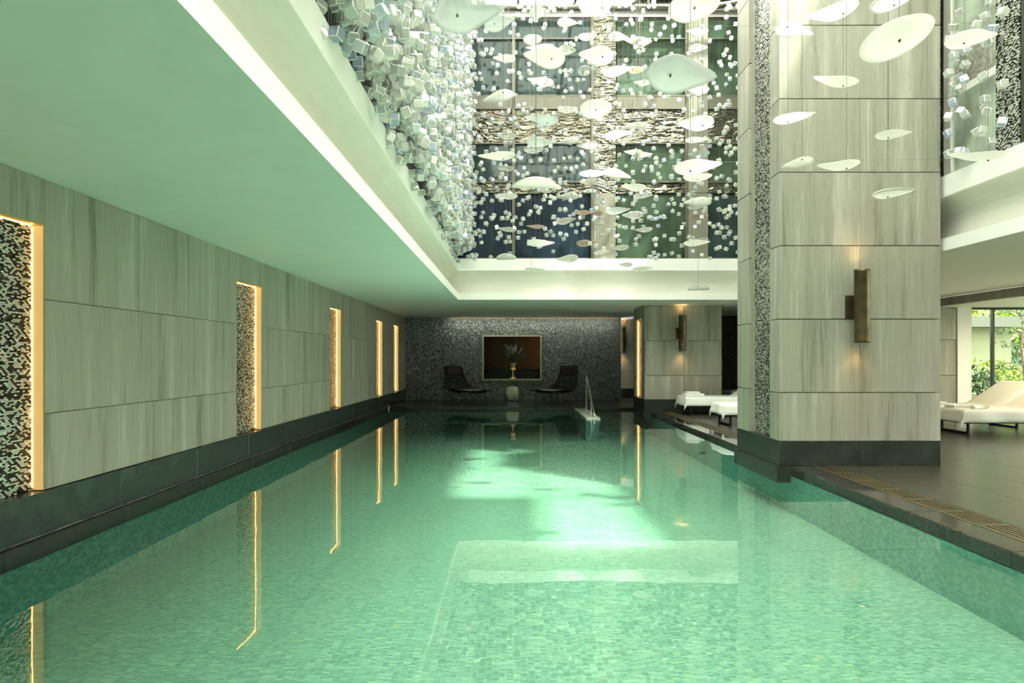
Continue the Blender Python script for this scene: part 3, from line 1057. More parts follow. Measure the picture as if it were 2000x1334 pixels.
# roof: steel beams, fritted panes, clear ones arranged to shape the sun patches
roof = struct('roof', MB().box(-1.62, XW + 0.3, YF - 0.02, YF + 0.3, 9.08, 9.25).box(-1.62, XW + 0.3, OY0 - 0.4, OY0 - 0.1, 9.1, 9.25).box(-1.62, -1.3, OY0 - 0.1, YF, 9.1, 9.25).box(4.98, XW + 0.3, OY0 - 0.1, YF, 9.12, 9.25), M['frame'])
xs = [-1.3, 0.1, 1.35, 2.62, 3.8, 4.98]
yc = [OY0 - 0.1 + i * ((YF - OY0 + 0.1) / 7) for i in range(8)]
for i in range(5):
    for j in range(7):
        slab('roof_pane', xs[i] + 0.02, xs[i + 1] - 0.02, yc[j] + 0.02, yc[j + 1] - 0.02, 9.19, 9.20, M['glass'] if (i, j) in ((3, 3), (4, 3), (3, 4), (3, 6), (4, 6), (4, 2)) else M['frit'], roof, 0.0)
for x in xs[1:-1]:
    MB().box(x - 0.03, x + 0.03, OY0 - 0.1, YF - 0.02, 9.08, 9.185).build('beam', M['frame'], roof)
for y in yc[1:-1]:
    MB().box(-1.3, 4.98, y - 0.025, y + 0.025, 9.13, 9.186).build('purlin', M['frame'], roof)
mb = MB()
mb.tube([(-1.3, 14.55, 8.98), (3.9, 14.55, 8.98), (4.5, 14.55, 9.02), (4.98, 14.55, 9.1)], 0.065, 10)
mb.build('tube_beam', M['frame'], roof)
for x in (1.35, 2.95):
    b_ = MB().box(x - 0.06, x + 0.06, 14.5, 14.6, 9.045, 9.06).box(x - 0.025, x + 0.025, 14.52, 14.58, 9.06, 9.13)
    b_.build('clamp', M['frame'], roof)

# ------------------------------------------------------------------ garden beyond the windows
gm_ = MB()
gm_.box(9.4, 60, 15.1, 70, -0.3, -0.02)
gm_.box(XR + 0.1, 60, -40, 15.1, -0.3, -0.02)
struct('ground', gm_, M['soil'])


def leaf_mesh(mb, p, d, n, w, l):
    d = d.normalized()
    s = d.cross(n)
    if s.length < 1e-4:
        s = Vector((1, 0, 0))
    s.normalize()
    up = s.cross(d).normalized() * (l * 0.12)
    a, b_, c, e, f = p, p + d * l * 0.4 + s * w / 2 + up, p + d * l, p + d * l * 0.4 - s * w / 2 + up, p + d * l * 0.45
    mb.add([a, b_, c, e, f], [(0, 1, 4), (1, 2, 4), (0, 4, 3), (4, 2, 3)])


def rv():
    return Vector((random.gauss(0, 1), random.gauss(0, 1), random.gauss(0, 1)))


def shrub(name, label, loc, rad, h, n, mat, cat='shrub', lw=0.07, ll=0.16):
    t = thing(name, label, cat, loc)
    st = MB()
    for k in range(5):
        a = k * 1.3
        st.tube([(0.03 * math.cos(a), 0.03 * math.sin(a), 0), (rad * 0.3 * math.cos(a), rad * 0.3 * math.sin(a), h * 0.45), (rad * 0.5 * math.cos(a), rad * 0.5 * math.sin(a), h * 0.8)], [0.02, 0.015, 0.006], 5)
    st.build('stems', M['bark'], t)
    lf = MB()
    for k in range(n):
        v = rv()
        v.normalize()
        q = random.random() ** 0.4
        p = Vector((v.x * rad * q, v.y * rad * q, h * 0.55 + v.z * h * 0.45 * q))
        leaf_mesh(lf, p, rv() + Vector((v.x, v.y, 0.1)), rv(), lw * random.uniform(0.7, 1.3), ll * random.uniform(0.7, 1.3))
    o = lf.build('foliage', mat, t)
    o['kind'] = 'stuff'
    return t


shrub('garden_shrub', 'dark leafy shrub outside window beside white reveal', (11.7, 17.0, -0.02), 0.6, 1.1, 700, M['leaf'])
shrub('garden_shrub', 'bright yellow green shrub behind the window mullion', (13.4, 18.6, -0.02), 0.9, 1.3, 900, M['brightleaf'])
shrub('garden_shrub', 'low sunny shrub outside window above the reclined backrest', (15.4, 20.3, -0.02), 0.8, 1.0, 800, M['brightleaf'])
shrub('garden_hedge', 'tall sunlit green hedge at the back of the garden', (17.5, 27.2, -0.02), 2.6, 4.6, 2600, M['brightleaf'], 'hedge', 0.14, 0.30)
shrub('garden_hedge', 'tall dark green hedge at the left of the garden', (22.6, 30.5, -0.02), 2.2, 5.2, 2200, M['leaf'], 'hedge', 0.14, 0.30)
# slim tree seen at the frame edge
t = thing('garden_tree', 'slim feathery tree outside the window at the photo edge', 'tree', (12.72, 16.6, -0.02))
tk = MB()
tk.tube([(0, 0, 0), (0.03, 0, 0.8), (-0.03, 0.02, 1.6), (0.05, 0, 3.0)], [0.035, 0.03, 0.025, 0.012], 7)
for k in range(12):
    z = 0.8 + k * 0.18
    a = k * 2.4
    tk.tube([(0, 0, z), (0.3 * math.cos(a), 0.3 * math.sin(a), z + 0.15), (0.55 * math.cos(a), 0.55 * math.sin(a), z + 0.1)], [0.012, 0.009, 0.004], 5)
tk.build('trunk', M['bark'], t)
lf = MB()
for k in range(12):
    z = 0.8 + k * 0.18
    a = k * 2.4
    for q in range(45):
        f = random.uniform(0.3, 1.1)
        p = Vector((0.55 * f * math.cos(a) + random.gauss(0, 0.07), 0.55 * f * math.sin(a) + random.gauss(0, 0.07), z + 0.13 + random.gauss(0, 0.05)))
        leaf_mesh(lf, p, rv() + Vector((math.cos(a), math.sin(a), -0.2)), rv(), 0.035, 0.11)
o = lf.build('foliage', M['leaf'], t)
o['kind'] = 'stuff'
# garden wall, planter, pale building
t = thing('garden_planter', 'pale stone planter box outside beside the white reveal', 'planter', (10.75, 16.2, -0.02))
MB().cbox((0, 0, 0.25), (0.7, 0.5, 0.5), 0.01).build('box', M['pale_wall'], t)
MB().box(-0.3, 0.3, -0.2, 0.2, 0.5, 0.505).build('soil', M['soil'], t)
t = thing('garden_building', 'pale building with long beam beyond the garden plants', 'building', (15.0, 23.0, -0.02))
MB().box(-4, 2.2, 0, 0.3, 0, 2.4).build('wall', M['pale_wall'], t)
MB().box(-4.2, 2.6, -0.6, 0.5, 2.4, 2.75).build('roof_beam', M['darkframe'], t)
MB().box(-4.0, 2.3, -0.1, -0.001, 0.0, 0.9).build('plinth', M['green_glass'], t)

t = thing('sky_block_building', 'tall green glazed building added to cut bright sky behind the garden', 'building', (24.0, 34.0, -0.02))  # added to hold back the bright sky over the garden
MB().box(-16, 16, 0, 0.5, 0, 14).build('wall', M['green_glass'], t)
for k in range(5):
    MB().box(-16, 16, -0.4, -0.001, 2.6 + k * 2.8, 2.9 + k * 2.8).build('floor_edge', M['frame'], t)

# ------------------------------------------------------------------ loungers, sheets, towels
LW, LSEAT, LBX, LBZ, LZ, TH = 0.76, 1.25, 0.62, 0.40, 0.235, 0.18
lounger_n = [0]


def profile(s):
    """Top line of the mattress: s metres from the foot end."""
    z0 = LZ + TH
    bl = math.hypot(LBX, LBZ)
    if s <= LSEAT:
        return (s, z0), (0, 1)
    q = s - LSEAT
    return (LSEAT + q * LBX / bl, z0 + q * LBZ / bl), (-LBZ / bl, LBX / bl)


def make_lounger(loc, label, sheet_label, drape=0.20, sheet_end=None):
    x, y = loc
    t = thing('sun_lounger', label, 'sun lounger', (x, y, 0), 0)
    fr = MB()
    for yy in (0.03, LW - 0.03):
        fr.cbox((1.0, yy, LZ - 0.03), (2.0, 0.035, 0.04), 0.004)
    for xx in (0.02, 0.7, 1.3, 1.98):
        fr.cbox((xx, LW / 2, LZ - 0.03), (0.035, LW - 0.095, 0.035), 0.004)
    fr.build('frame', M['blackmetal'], t)
    for xx in (0.12, 1.72):
        lg = MB()
        for yy in (0.03, LW - 0.03):
            lg.cbox((xx, yy, (LZ - 0.05) / 2 + 0.0), (0.04, 0.04, LZ - 0.05), 0.004)
        lg.cbox((xx, LW / 2, 0.018), (0.04, LW - 0.10, 0.036), 0.004)
        lg.build('leg', M['blackmetal'], t)
    MB().cbox((LSEAT / 2, LW / 2, LZ + TH / 2 - 0.006), (LSEAT, LW, TH - 0.006), 0.03).build('mattress', M['sheet'], t)
    bl = math.hypot(LBX, LBZ)
    bk = MB().cbox((bl / 2, 0, 0), (bl, LW, 0.11), 0.025)
    bo = bk.build('backrest', M['sheet'], t)
    a = math.atan2(LBZ, LBX)
    bo.location = (LSEAT + 0.03, LW / 2, LZ + TH - 0.065)
    bo.rotation_euler = (0, -a, 0)
    pr = MB()
    for yy in (0.10, LW - 0.10):
        pr.tube([(1.35, yy, LZ - 0.02), (LSEAT + LBX * 0.8, yy, LZ + 0.045 + LBZ * 0.66)], 0.012, 6)
    pr.build('prop', M['blackmetal'], bo)
    pr_o = bo.children[0]
    pr_o.matrix_parent_inverse = Matrix.LocRotScale(bo.location, bo.rotation_euler, None).inverted()
    # sheet lying over it, corners hanging in points
    total = LSEAT + bl + 0.1
    ns, nt_ = 46, 22
    oh = drape
    mb = MB()
    vs_ = []
    rnd = random.Random(sum(map(ord, label)))
    ph = [rnd.uniform(0, 6.28) for _ in range(6)]
    for i in range(ns + 1):
        s = -oh + (total + oh) * i / ns
        for j in range(nt_ + 1):
            tt = -oh + (LW + 2 * oh) * j / nt_
            so = max(0, -s)
            to = max(0, -tt, tt - LW)
            (px_, pz_), (nx_, nz_) = profile(max(0, s))
            k = 0.012
            yy = min(max(tt, -k), LW + k)
            xx = px_
            drop = max(so, to) + 0.5 * min(so, to)
            rip = 0.014 * math.sin(9 * s + ph[0]) * min(1, to * 8) + 0.016 * math.sin(11 * tt + ph[1]) * min(1, so * 8)
            xx = xx - (0.014 + so * 0.24 + rip if so > 0 else 0)
            sgn = -1 if tt < LW / 2 else 1
            yy = yy + sgn * (to * 0.16 + rip) * (1 if to > 0 else 0)
            lift = 0.006 + 0.003 * math.sin(6 * s + ph[2]) * math.sin(7 * tt + ph[3])
            flat = max(0.0, 1 - (so + to) * 30)
            P = Vector((xx + nx_ * lift * flat, yy, pz_ + nz_ * lift * flat + 0.004 - drop))
            vs_.append(P)
    fs = []
    for i in range(ns):
        for j in range(nt_):
            a_ = i * (nt_ + 1) + j
            fs.append((a_, a_ + 1, a_ + nt_ + 2, a_ + nt_ + 1))
    mb.add(vs_, fs, True)
    sh = mb.build('lounger_sheet', M['sheet'], None, (x, y, 0))
    so_ = sh.modifiers.new('thickness', 'SOLIDIFY')
    so_.thickness = 0.004
    so_.offset = 1
    tag(sh, sheet_label, 'sheet')
    return t


make_lounger((3.98, 15.33), 'black framed lounger against the far pillar, holding stacked towels', 'white sheet on the lounger against the far pillar, stacked towels on it')
make_lounger((4.08, 12.85), 'black framed lounger half hidden behind the tall column', 'white sheet with pointed corners half hidden behind the tall column')
make_lounger((7.72, 11.45), 'black framed lounger nearest on the right of the tall column', 'white draped sheet on the nearest lounger right of the column', 0.21)
make_lounger((7.72, 12.45), 'reclined lounger behind the nearest one, right of the column', 'white sheet over reclined backrest on the rear lounger right of the column', 0.21)
make_lounger((6.1, 18.6), 'lounger in the dark recess beside the far pillar', 'dim sheet on the lounger in the dark recess by the pillar', 0.12)


def towel(x, y, z, sx, sy, sz, label, rz=0.0, roll=False):
    t = thing('folded_towel', label, 'towel', (x, y, z), rz)
    if roll:
        pts = [(0, -sy / 2 + sy * k / 6, sz / 2) for k in range(7)]
        mb = MB()
        n = 14
        # rolled oval with a spiral end
        vs_, fs = [], []
        for yy in (-sy / 2, sy / 2):
            for k in range(n):
                a = 2 * math.pi * k / n
                vs_.append((sx / 2 * math.cos(a), yy, sz / 2 + sz / 2 * math.sin(a)))
        for k in range(n):
            fs.append((k, (k + 1) % n, n + (k + 1) % n, n + k))
        fs.append(tuple(range(n)))
        fs.append(tuple(range(2 * n - 1, n - 1, -1)))
        mb.add(vs_, fs, True)
        mb.build('roll', M['towel'], t)
        sp = MB()
        for s in (-1, 1):
            pp = []
            for k in range(22):
                a = k * 0.55
                q = 1 - k / 26
                pp.append((sx / 2 * q * math.cos(a) * 0.9, s * (sy / 2 + 0.001), sz / 2 + sz / 2 * q * math.sin(a) * 0.9))
            sp.tube(pp, 0.004, 4)
        sp.build('rolled_edge', M['towel'], t)
    else:
        layers = max(2, int(sz / 0.022))
        for k in range(layers):
            h = sz / layers
            mb = MB().cbox((0.004 * (k % 2), 0, h * (k + 0.5)), (sx - 0.006 * (k % 2), sy, h - 0.002), h * 0.32)
            mb.build('fold', M['towel'], t)
    return t


TZ = LZ + TH + 0.013
towel(4.22, 15.68, TZ, 0.46, 0.36, 0.06, 'wide folded white towel, lower of the stack by the far pillar')
towel(4.20, 15.68, TZ + 0.061, 0.32, 0.25, 0.045, 'small folded white towel on top of the stack by the far pillar')
towel(4.75, 13.25, TZ, 0.34, 0.30, 0.05, 'folded white towel on the lounger half hidden by the column')
towel(8.16, 11.66, TZ, 0.12, 0.29, 0.055, 'rolled white towel on the nearest right lounger', R(-78), True)
towel(7.99, 11.95, TZ, 0.36, 0.28, 0.05, 'flat folded white towel behind the rolled one on the nearest right lounger')
towel(8.1, 12.82, TZ, 0.34, 0.26, 0.05, 'folded white towel on the rear right lounger')

# ------------------------------------------------------------------ back of the room: chairs, stool, urn
def lerp(a, b_, q):
    return a + (b_ - a) * q


def poly(pts, q):
    n = len(pts) - 1
    f = min(q * n, n - 1e-6)
    i = int(f)
    r = f - i
    r = r * r * (3 - 2 * r) * 0.35 + r * 0.65
    return tuple(lerp(pts[i][k], pts[i + 1][k], r) for k in range(len(pts[0])))


def make_chair(loc, rz, label):
    t = thing('lounge_chair', label, 'chair', (*loc, 0), rz)
    # spine: x forward, z up, half width, side curl
    spine = [(-0.40, 1.07, 0.27, 0.02), (-0.37, 0.86, 0.29, 0.04), (-0.31, 0.62, 0.34, 0.08), (-0.22, 0.42, 0.40, 0.12), (-0.04, 0.31, 0.43, 0.14), (0.18, 0.29, 0.42, 0.11), (0.40, 0.36, 0.34, 0.05)]
    nv, nu = 26, 18
    grid = []
    for i in range(nv + 1):
        q = i / nv
        x, z, w, c = poly(spine, q)
        x2, z2, _, _ = poly(spine, min(1, q + 0.02))
        x1, z1, _, _ = poly(spine, max(0, q - 0.02))
        tx, tz = x2 - x1, z2 - z1
        ln = math.hypot(tx, tz) or 1
        nx, nz_ = -tz / ln, tx / ln
        if nz_ < 0 and nx < 0:
            nx, nz_ = -nx, -nz_
        nx, nz_ = (abs(nx), abs(nz_))
        row = []
        for j in range(nu + 1):
            u = -1 + 2 * j / nu
            cu = c * abs(u) ** 2.2
            row.append(Vector((x + nx * cu, u * w, z + nz_ * cu)))
        grid.append(row)
    mb = MB()
    mb.add([p for r_ in grid for p in r_], [(i * (nu + 1) + j, i * (nu + 1) + j + 1, (i + 1) * (nu + 1) + j + 1, (i + 1) * (nu + 1) + j) for i in range(nv) for j in range(nu)])
    sh = mb.build('rope_shell', M['rope'], t)
    wf_ = sh.modifiers.new('rope', 'WIREFRAME')
    wf_.thickness = 0.026
    wf_.use_even_offset = False
    rim = [grid[0][j] for j in range(nu + 1)] + [grid[i][nu] for i in range(1, nv + 1)] + [grid[nv][j] for j in range(nu - 1, -1, -1)] + [grid[i][0] for i in range(nv - 1, 0, -1)]
    MB().tube(rim, 0.026, 7, closed=True).build('rim', M['rope'], t)
    # head cushion and seat cushion
    hc = MB().cbox((0, 0, 0), (0.06, 0.47, 0.24), 0.025).build('head_cushion', M['purple'], t)
    hc.location = (-0.335, 0, 0.925)
    hc.rotation_euler = (0, R(-9), 0)
    scn = MB().cbox((0, 0, 0), (0.50, 0.60, 0.06), 0.025).build('seat_cushion', M['olive'], t)
    scn.location = (0.08, 0, 0.365)
    scn.rotation_euler = (0, R(-3), 0)
    for (a, b_) in (((-0.12, -0.25), (-0.30, -0.36)), ((-0.12, 0.25), (-0.30, 0.36)), ((0.14, -0.25), (0.26, -0.35)), ((0.14, 0.25), (0.26, 0.35))):
        MB().tube([(a[0], a[1], 0.325), (b_[0], b_[1], 0.012)], [0.014, 0.011], 7).build('leg', M['legmetal'], t)
    br = MB().tube([(-0.30, -0.36, 0.012), (0.26, -0.35, 0.012)], 0.009, 6).tube([(-0.30, 0.36, 0.012), (0.26, 0.35, 0.012)], 0.009, 6)
    br.build('sled_bar', M['legmetal'], t)
    return t


def make_footstool(loc, rz, label):
    t = thing('footstool', label, 'footstool', (*loc, 0), rz)
    spine = [(-0.40, 0.385, 0.26, 0.01), (-0.25, 0.335, 0.33, 0.03), (0, 0.305, 0.36, 0.05), (0.25, 0.33, 0.32, 0.04), (0.42, 0.385, 0.22, 0.02)]
    nv, nu = 18, 14
    grid = []
    for i in range(nv + 1):
        x, z, w, c = poly(spine, i / nv)
        grid.append([Vector((x, (-1 + 2 * j / nu) * w, z + c * abs(-1 + 2 * j / nu) ** 2.2)) for j in range(nu + 1)])
    mb = MB()
    mb.add([p for r_ in grid for p in r_], [(i * (nu + 1) + j, i * (nu + 1) + j + 1, (i + 1) * (nu + 1) + j + 1, (i + 1) * (nu + 1) + j) for i in range(nv) for j in range(nu)])
    sh = mb.build('rope_shell', M['rope'], t)
    wf_ = sh.modifiers.new('rope', 'WIREFRAME')
    wf_.thickness = 0.03
    wf_.use_even_offset = False
    rim = [grid[0][j] for j in range(nu + 1)] + [grid[i][nu] for i in range(1, nv + 1)] + [grid[nv][j] for j in range(nu - 1, -1, -1)] + [grid[i][0] for i in range(nv - 1, 0, -1)]
    MB().tube(rim, 0.026, 7, closed=True).build('rim', M['rope'], t)
    c = MB().cbox((0, 0, 0), (0.56, 0.52, 0.07), 0.028).build('cushion', M['olive'], t)
    c.location = (-0.02, 0, 0.365)
    for (a, b_) in (((-0.2, -0.2), (-0.30, -0.27)), ((-0.2, 0.2), (-0.30, 0.27)), ((0.2, -0.2), (0.28, -0.27)), ((0.2, 0.2), (0.28, 0.27))):
        MB().tube([(a[0], a[1], 0.325), (b_[0], b_[1], 0.012)], [0.014, 0.011], 7).build('leg', M['legmetal'], t)
    MB().tube([(-0.30, -0.27, 0.012), (0.28, -0.27, 0.012)], 0.009, 6).tube([(-0.30, 0.27, 0.012), (0.28, 0.27, 0.012)], 0.009, 6).build('sled_bar', M['legmetal'], t)
    return t


make_chair((-1.66, 20.1), R(-60), 'dark rope lounge chair with aubergine headrest, left of the silver stool')
make_footstool((-1.12, 19.45), R(-25), 'dark rope footstool with olive cushion before the left chair')
make_chair((1.52, 20.1), R(180 + 60), 'dark rope lounge chair with aubergine headrest, right of the silver stool')
make_footstool((0.98, 19.45), R(180 + 25), 'dark rope footstool with olive cushion before the right chair')

t = thing('drum_stool', 'ribbed silver barrel stool below the back wall opening', 'stool', (-0.03, 20.25, 0))
MB().lathe([(0.15, 0.0), (0.175, 0.02), (0.205, 0.12), (0.215, 0.22), (0.205, 0.33), (0.17, 0.42), (0.15, 0.435)], 96, (0, 0, 0), ribs=12, ramp_=0.16).build('body', M['silver'], t)
MB().lathe([(0.145, 0.436), (0.15, 0.45), (0.13, 0.458)], 40).build('top', M['silver'], t)

uz = OZA + fr_
ux, uy = -0.02, YB + 0.10
t = thing('urn_vase', 'gold footed urn on the sill of the back wall opening', 'vase', (ux, uy, uz))
MB().lathe([(0.085, 0), (0.10, 0.01), (0.095, 0.035), (0.05, 0.06), (0.022, 0.09), (0.035, 0.11), (0.02, 0.13), (0.032, 0.16), (0.016, 0.19), (0.024, 0.215), (0.018, 0.24), (0.03, 0.28)], 28).build('foot', M['gold'], t)
MB().lathe([(0.03, 0.28), (0.11, 0.29), (0.115, 0.30), (0.085, 0.31), (0.072, 0.33), (0.075, 0.46), (0.115, 0.50), (0.118, 0.515), (0.10, 0.515), (0.065, 0.47), (0.06, 0.34)], 32).build('bowl', M['gold'], t)
t2 = thing('bouquet', 'loose bouquet of green foliage and lilac spikes in the gold urn', 'flowers', (ux, uy, uz + 0.36))
st, lf = MB(), MB()
rs = random.Random(3)
spikes = []
for k in range(20):
    a = rs.uniform(0, 6.28)
    sp_ = rs.uniform(0.10, 0.36)
    h = rs.uniform(0.32, 0.72) - sp_ * 0.35
    tip = Vector((math.cos(a) * sp_, math.sin(a) * sp_ * 0.45 - 0.05, h + 0.15))
    pts = [Vector((0.02 * math.cos(a), 0.02 * math.sin(a), 0.0)), Vector((tip.x * 0.18, tip.y * 0.18, 0.19)), Vector((tip.x * 0.65, tip.y * 0.65, tip.z * 0.75)), tip]
    st.tube(pts, [0.004, 0.004, 0.003, 0.002], 4)
    for q in range(18):
        f = rs.uniform(0.4, 1.0)
        p = pts[1].lerp(pts[2], (f - 0.3) / 0.45) if f < 0.75 else pts[2].lerp(pts[3], (f - 0.75) / 0.25)
        leaf_mesh(lf, p, rv() + Vector((math.cos(a), math.sin(a) * 0.5, 0.3)), rv(), 0.035, 0.11)
    if k < 9:
        spikes.append((pts[2], tip))
for k in range(3):
    x = -0.16 - 0.03 * k
    pts = [Vector((-0.03, -0.03, 0.12)), Vector((-0.09, -0.06, 0.21)), Vector((x, -0.10, 0.12)), Vector((x - 0.01, -0.10, -0.16 + 0.06 * k))]
    st.tube(pts, 0.003, 4)
    for q in range(12):
        leaf_mesh(lf, pts[2].lerp(pts[3], q / 12), rv() + Vector((0, -0.5, -1)), rv(), 0.03, 0.08)
st.build('stems', M['leaf'], t2)
o = lf.build('foliage', M['leaf'], t2)
o['kind'] = 'stuff'
for (a, b_) in spikes:
    mb = MB()
    for q in range(9):
        p = a.lerp(b_ + (b_ - a) * 0.5, q / 8)
        r_ = 0.020 * (1 - q / 11)
        for e in range(3):
            an = q * 1.1 + e * 2.09
            mb.lathe([(r_ * 0.3, -r_), (r_, 0), (r_ * 0.4, r_)], 5, (p.x + r_ * math.cos(an), p.y + r_ * math.sin(an), p.z))
    mb.build('flower_spike', M['bloom'], t2)

# ------------------------------------------------------------------ pool stair rail
t = thing('stair_wall', 'pale speckled wall cap beside the pool steps', 'wall cap', (1.80, 16.45, ZP))
M['terrazzo'] = plain('pale_speckled_stone', (0.42, 0.45, 0.40), 0.3, noise=0.5, nscale=70)
MB().box(-0.15, 0.15, -1.40, 1.44, 0, 0.48).build('wall', M['poolwall'], t)
MB().cbox((0, 0.02, 0.505), (0.33, 2.85, 0.05), 0.006).build('cap', M['terrazzo'], t)
t = thing('pool_handrail', 'polished steel handrail standing on the pale wall cap', 'handrail', (1.85, 16.0, ZP + 0.53))
zt = 0.90
MB().tube([(0, 0.9, 0), (0, 0.9, zt - 0.05), (0, 0.88, zt - 0.01), (0, 0.84, zt), (0, 0.80, zt - 0.03), (0, -0.70, 0.10), (0, -0.76, 0.05), (0, -0.78, 0.0)], 0.021, 10).build('rail', M['steel'], t)
MB().tube([(0, -0.15, 0), (0, -0.15, 0.41)], 0.017, 9).build('post', M['steel'], t)
for y in (0.9, -0.15, -0.78):
    MB().lathe([(0.05, 0.0), (0.05, 0.008), (0.03, 0.014)], 16, (0, y, 0)).build('flange', M['steel'], t)

# ------------------------------------------------------------------ hanging glass: cubes
proto = MB().cbox((0, 0, 0), (0.08, 0.08, 0.08), 0.007)


def small_face(f):
    a = [Vector(proto.v[i]) for i in f]
    return 0 if len(f) == 4 and min((a[0] - a[1]).length, (a[1] - a[2]).length) > 0.03 else 1


proto.mi = [small_face(f) for f in proto.f]
cube_me = proto.mesh('crystal_cube', [M['crystal'], M['crystal_edge']])
cubes = []          # (pos, kind)
rs = random.Random(11)
strands = []
# dense curtain along the left wall
y = 2.2
while y < 14.6:
    for lay in range(4):
        x = -1.22 + lay * 0.11 + rs.uniform(-0.04, 0.04)
        yy = y + rs.uniform(-0.05, 0.05)
        strands.append((x, yy))
        z = CZ3 + rs.uniform(-0.15, 0.4)
        while z < 8.9:
            cubes.append((Vector((x + rs.uniform(-0.015, 0.015), yy + rs.uniform(-0.01, 0.01), z)), 'curtain'))
            z += rs.choice((0.11, 0.13, 0.17, 0.24, 0.36)) * (0.95 + 0.25 * lay)
    y += 0.14
# loose cubes hanging before the far glass wall
for k in range(170):
    x = -1.0 + 6.0 * (k + rs.random()) / 170
    yy = rs.uniform(12.6, 14.5)
    strands.append((x, yy))
    z = CZ3 + rs.uniform(-0.1, 0.9)
    while z < 8.8:
        cubes.append((Vector((x, yy, z)), 'far'))
        z += rs.uniform(0.3, 1.7) * (0.8 if z < 5 else 1.2)
# cubes to the right of the column
for k in range(34):
    d = rs.uniform(6.6, 8.3)
    x = rs.uniform(4.92, 5.32)
    px_ = CX + x * FPX / d
    strands.append((x, d))
    z = 3.66 + rs.uniform(0, 1.2)
    while z < 8.8:
        cubes.append((Vector((x, d, z)), 'right'))
        z += rs.uniform(0.3, 2.2)


def pix(p):
    return CX + p.x * FPX / p.y, CY - (p.z - CZ) * FPX / p.y


vis = {'curtain': [], 'far': [], 'right': []}
rest = []
for p, k in cubes:
    u, v = pix(p)
    ok = p.y > 1 and -12 < v < 700 and u < 2010
    if k == 'curtain' and not (v < 701 - 1.80 * (CX - u) + 8 or True):
        ok = False
    if k == 'right' and u < 1836:
        ok = False
    (vis[k] if ok else rest).append(p)
vis['curtain'].sort(key=lambda p: p.y)
vis['right'].sort(key=lambda p: p.y)
single = [(p, 'clear crystal cube in the dense glittering curtain left of the atrium', 'crystal cubes in the dense curtain') for p in vis['curtain'] if pix(p)[1] > -5 and pix(p)[0] > 612 + max(0, pix(p)[1]) * 0.56][:230]
single_set = set(id(s[0]) for s in single)
single += [(p, 'clear crystal cube hanging right of the tall column', 'crystal cubes right of the column') for p in vis['right']][:68]
single_set |= set(id(s[0]) for s in single)
for p, lab, grp in single:
    o = put('crystal_cube', cube_me, None, p, (rs.uniform(-0.5, 0.5), rs.uniform(-0.5, 0.5), rs.uniform(0, 1.57)))
    tag(o, lab, 'crystal cube', grp)


def cube_mass(name, pts, label, grp, sc0=1.0):
    mb = MB()
    for p in pts:
        e = Matrix.Rotation(rs.uniform(0, 1.57), 3, 'Z') @ Matrix.Rotation(rs.uniform(-0.4, 0.4), 3, 'X') @ Matrix.Rotation(rs.uniform(-0.4, 0.4), 3, 'Y')
        s_ = rs.uniform(0.92, 1.05) * sc0
        n0 = len(mb.mi)
        mb.add([(e @ Vector(v)) * s_ + p for v in proto.v], proto.f)
        mb.mi[n0:] = proto.mi
    o = mb.build(name, [M['crystal'], M['crystal_edge']])
    o['kind'] = 'stuff'
    return tag(o, label, 'crystal cubes', grp)


cube_mass('crystal_curtain', [p for p in vis['curtain'] if id(p) not in single_set] + [p for p in rest if p.x < 0 and p.y < 15], 'dense glittering curtain of small crystal cubes left of the atrium', 'crystal cubes')
cube_mass('crystal_drops', [p for p in vis['far']], 'scattered small crystal cubes hanging before the dark far glass wall', 'crystal cubes', 0.86)
rr_ = [p for p in vis['right'] if id(p) not in single_set]
if rr_:
    cube_mass('crystal_drops', rr_, 'smaller crystal cubes hanging before the right atrium glass', 'crystal cubes')
mb = MB()
for (x, yy) in strands:
    r_ = 0.0009
    mb.tube([(x, yy, CZ3 + 0.05), (x, yy, 9.1)], r_, 3, cap=False)
o = mb.build('hanging_wires', M['wire'])
o.name = 'hanging_wire'
o['kind'] = 'stuff'
tag(o, 'fine vertical steel wires carrying the crystal cubes', 'wires')

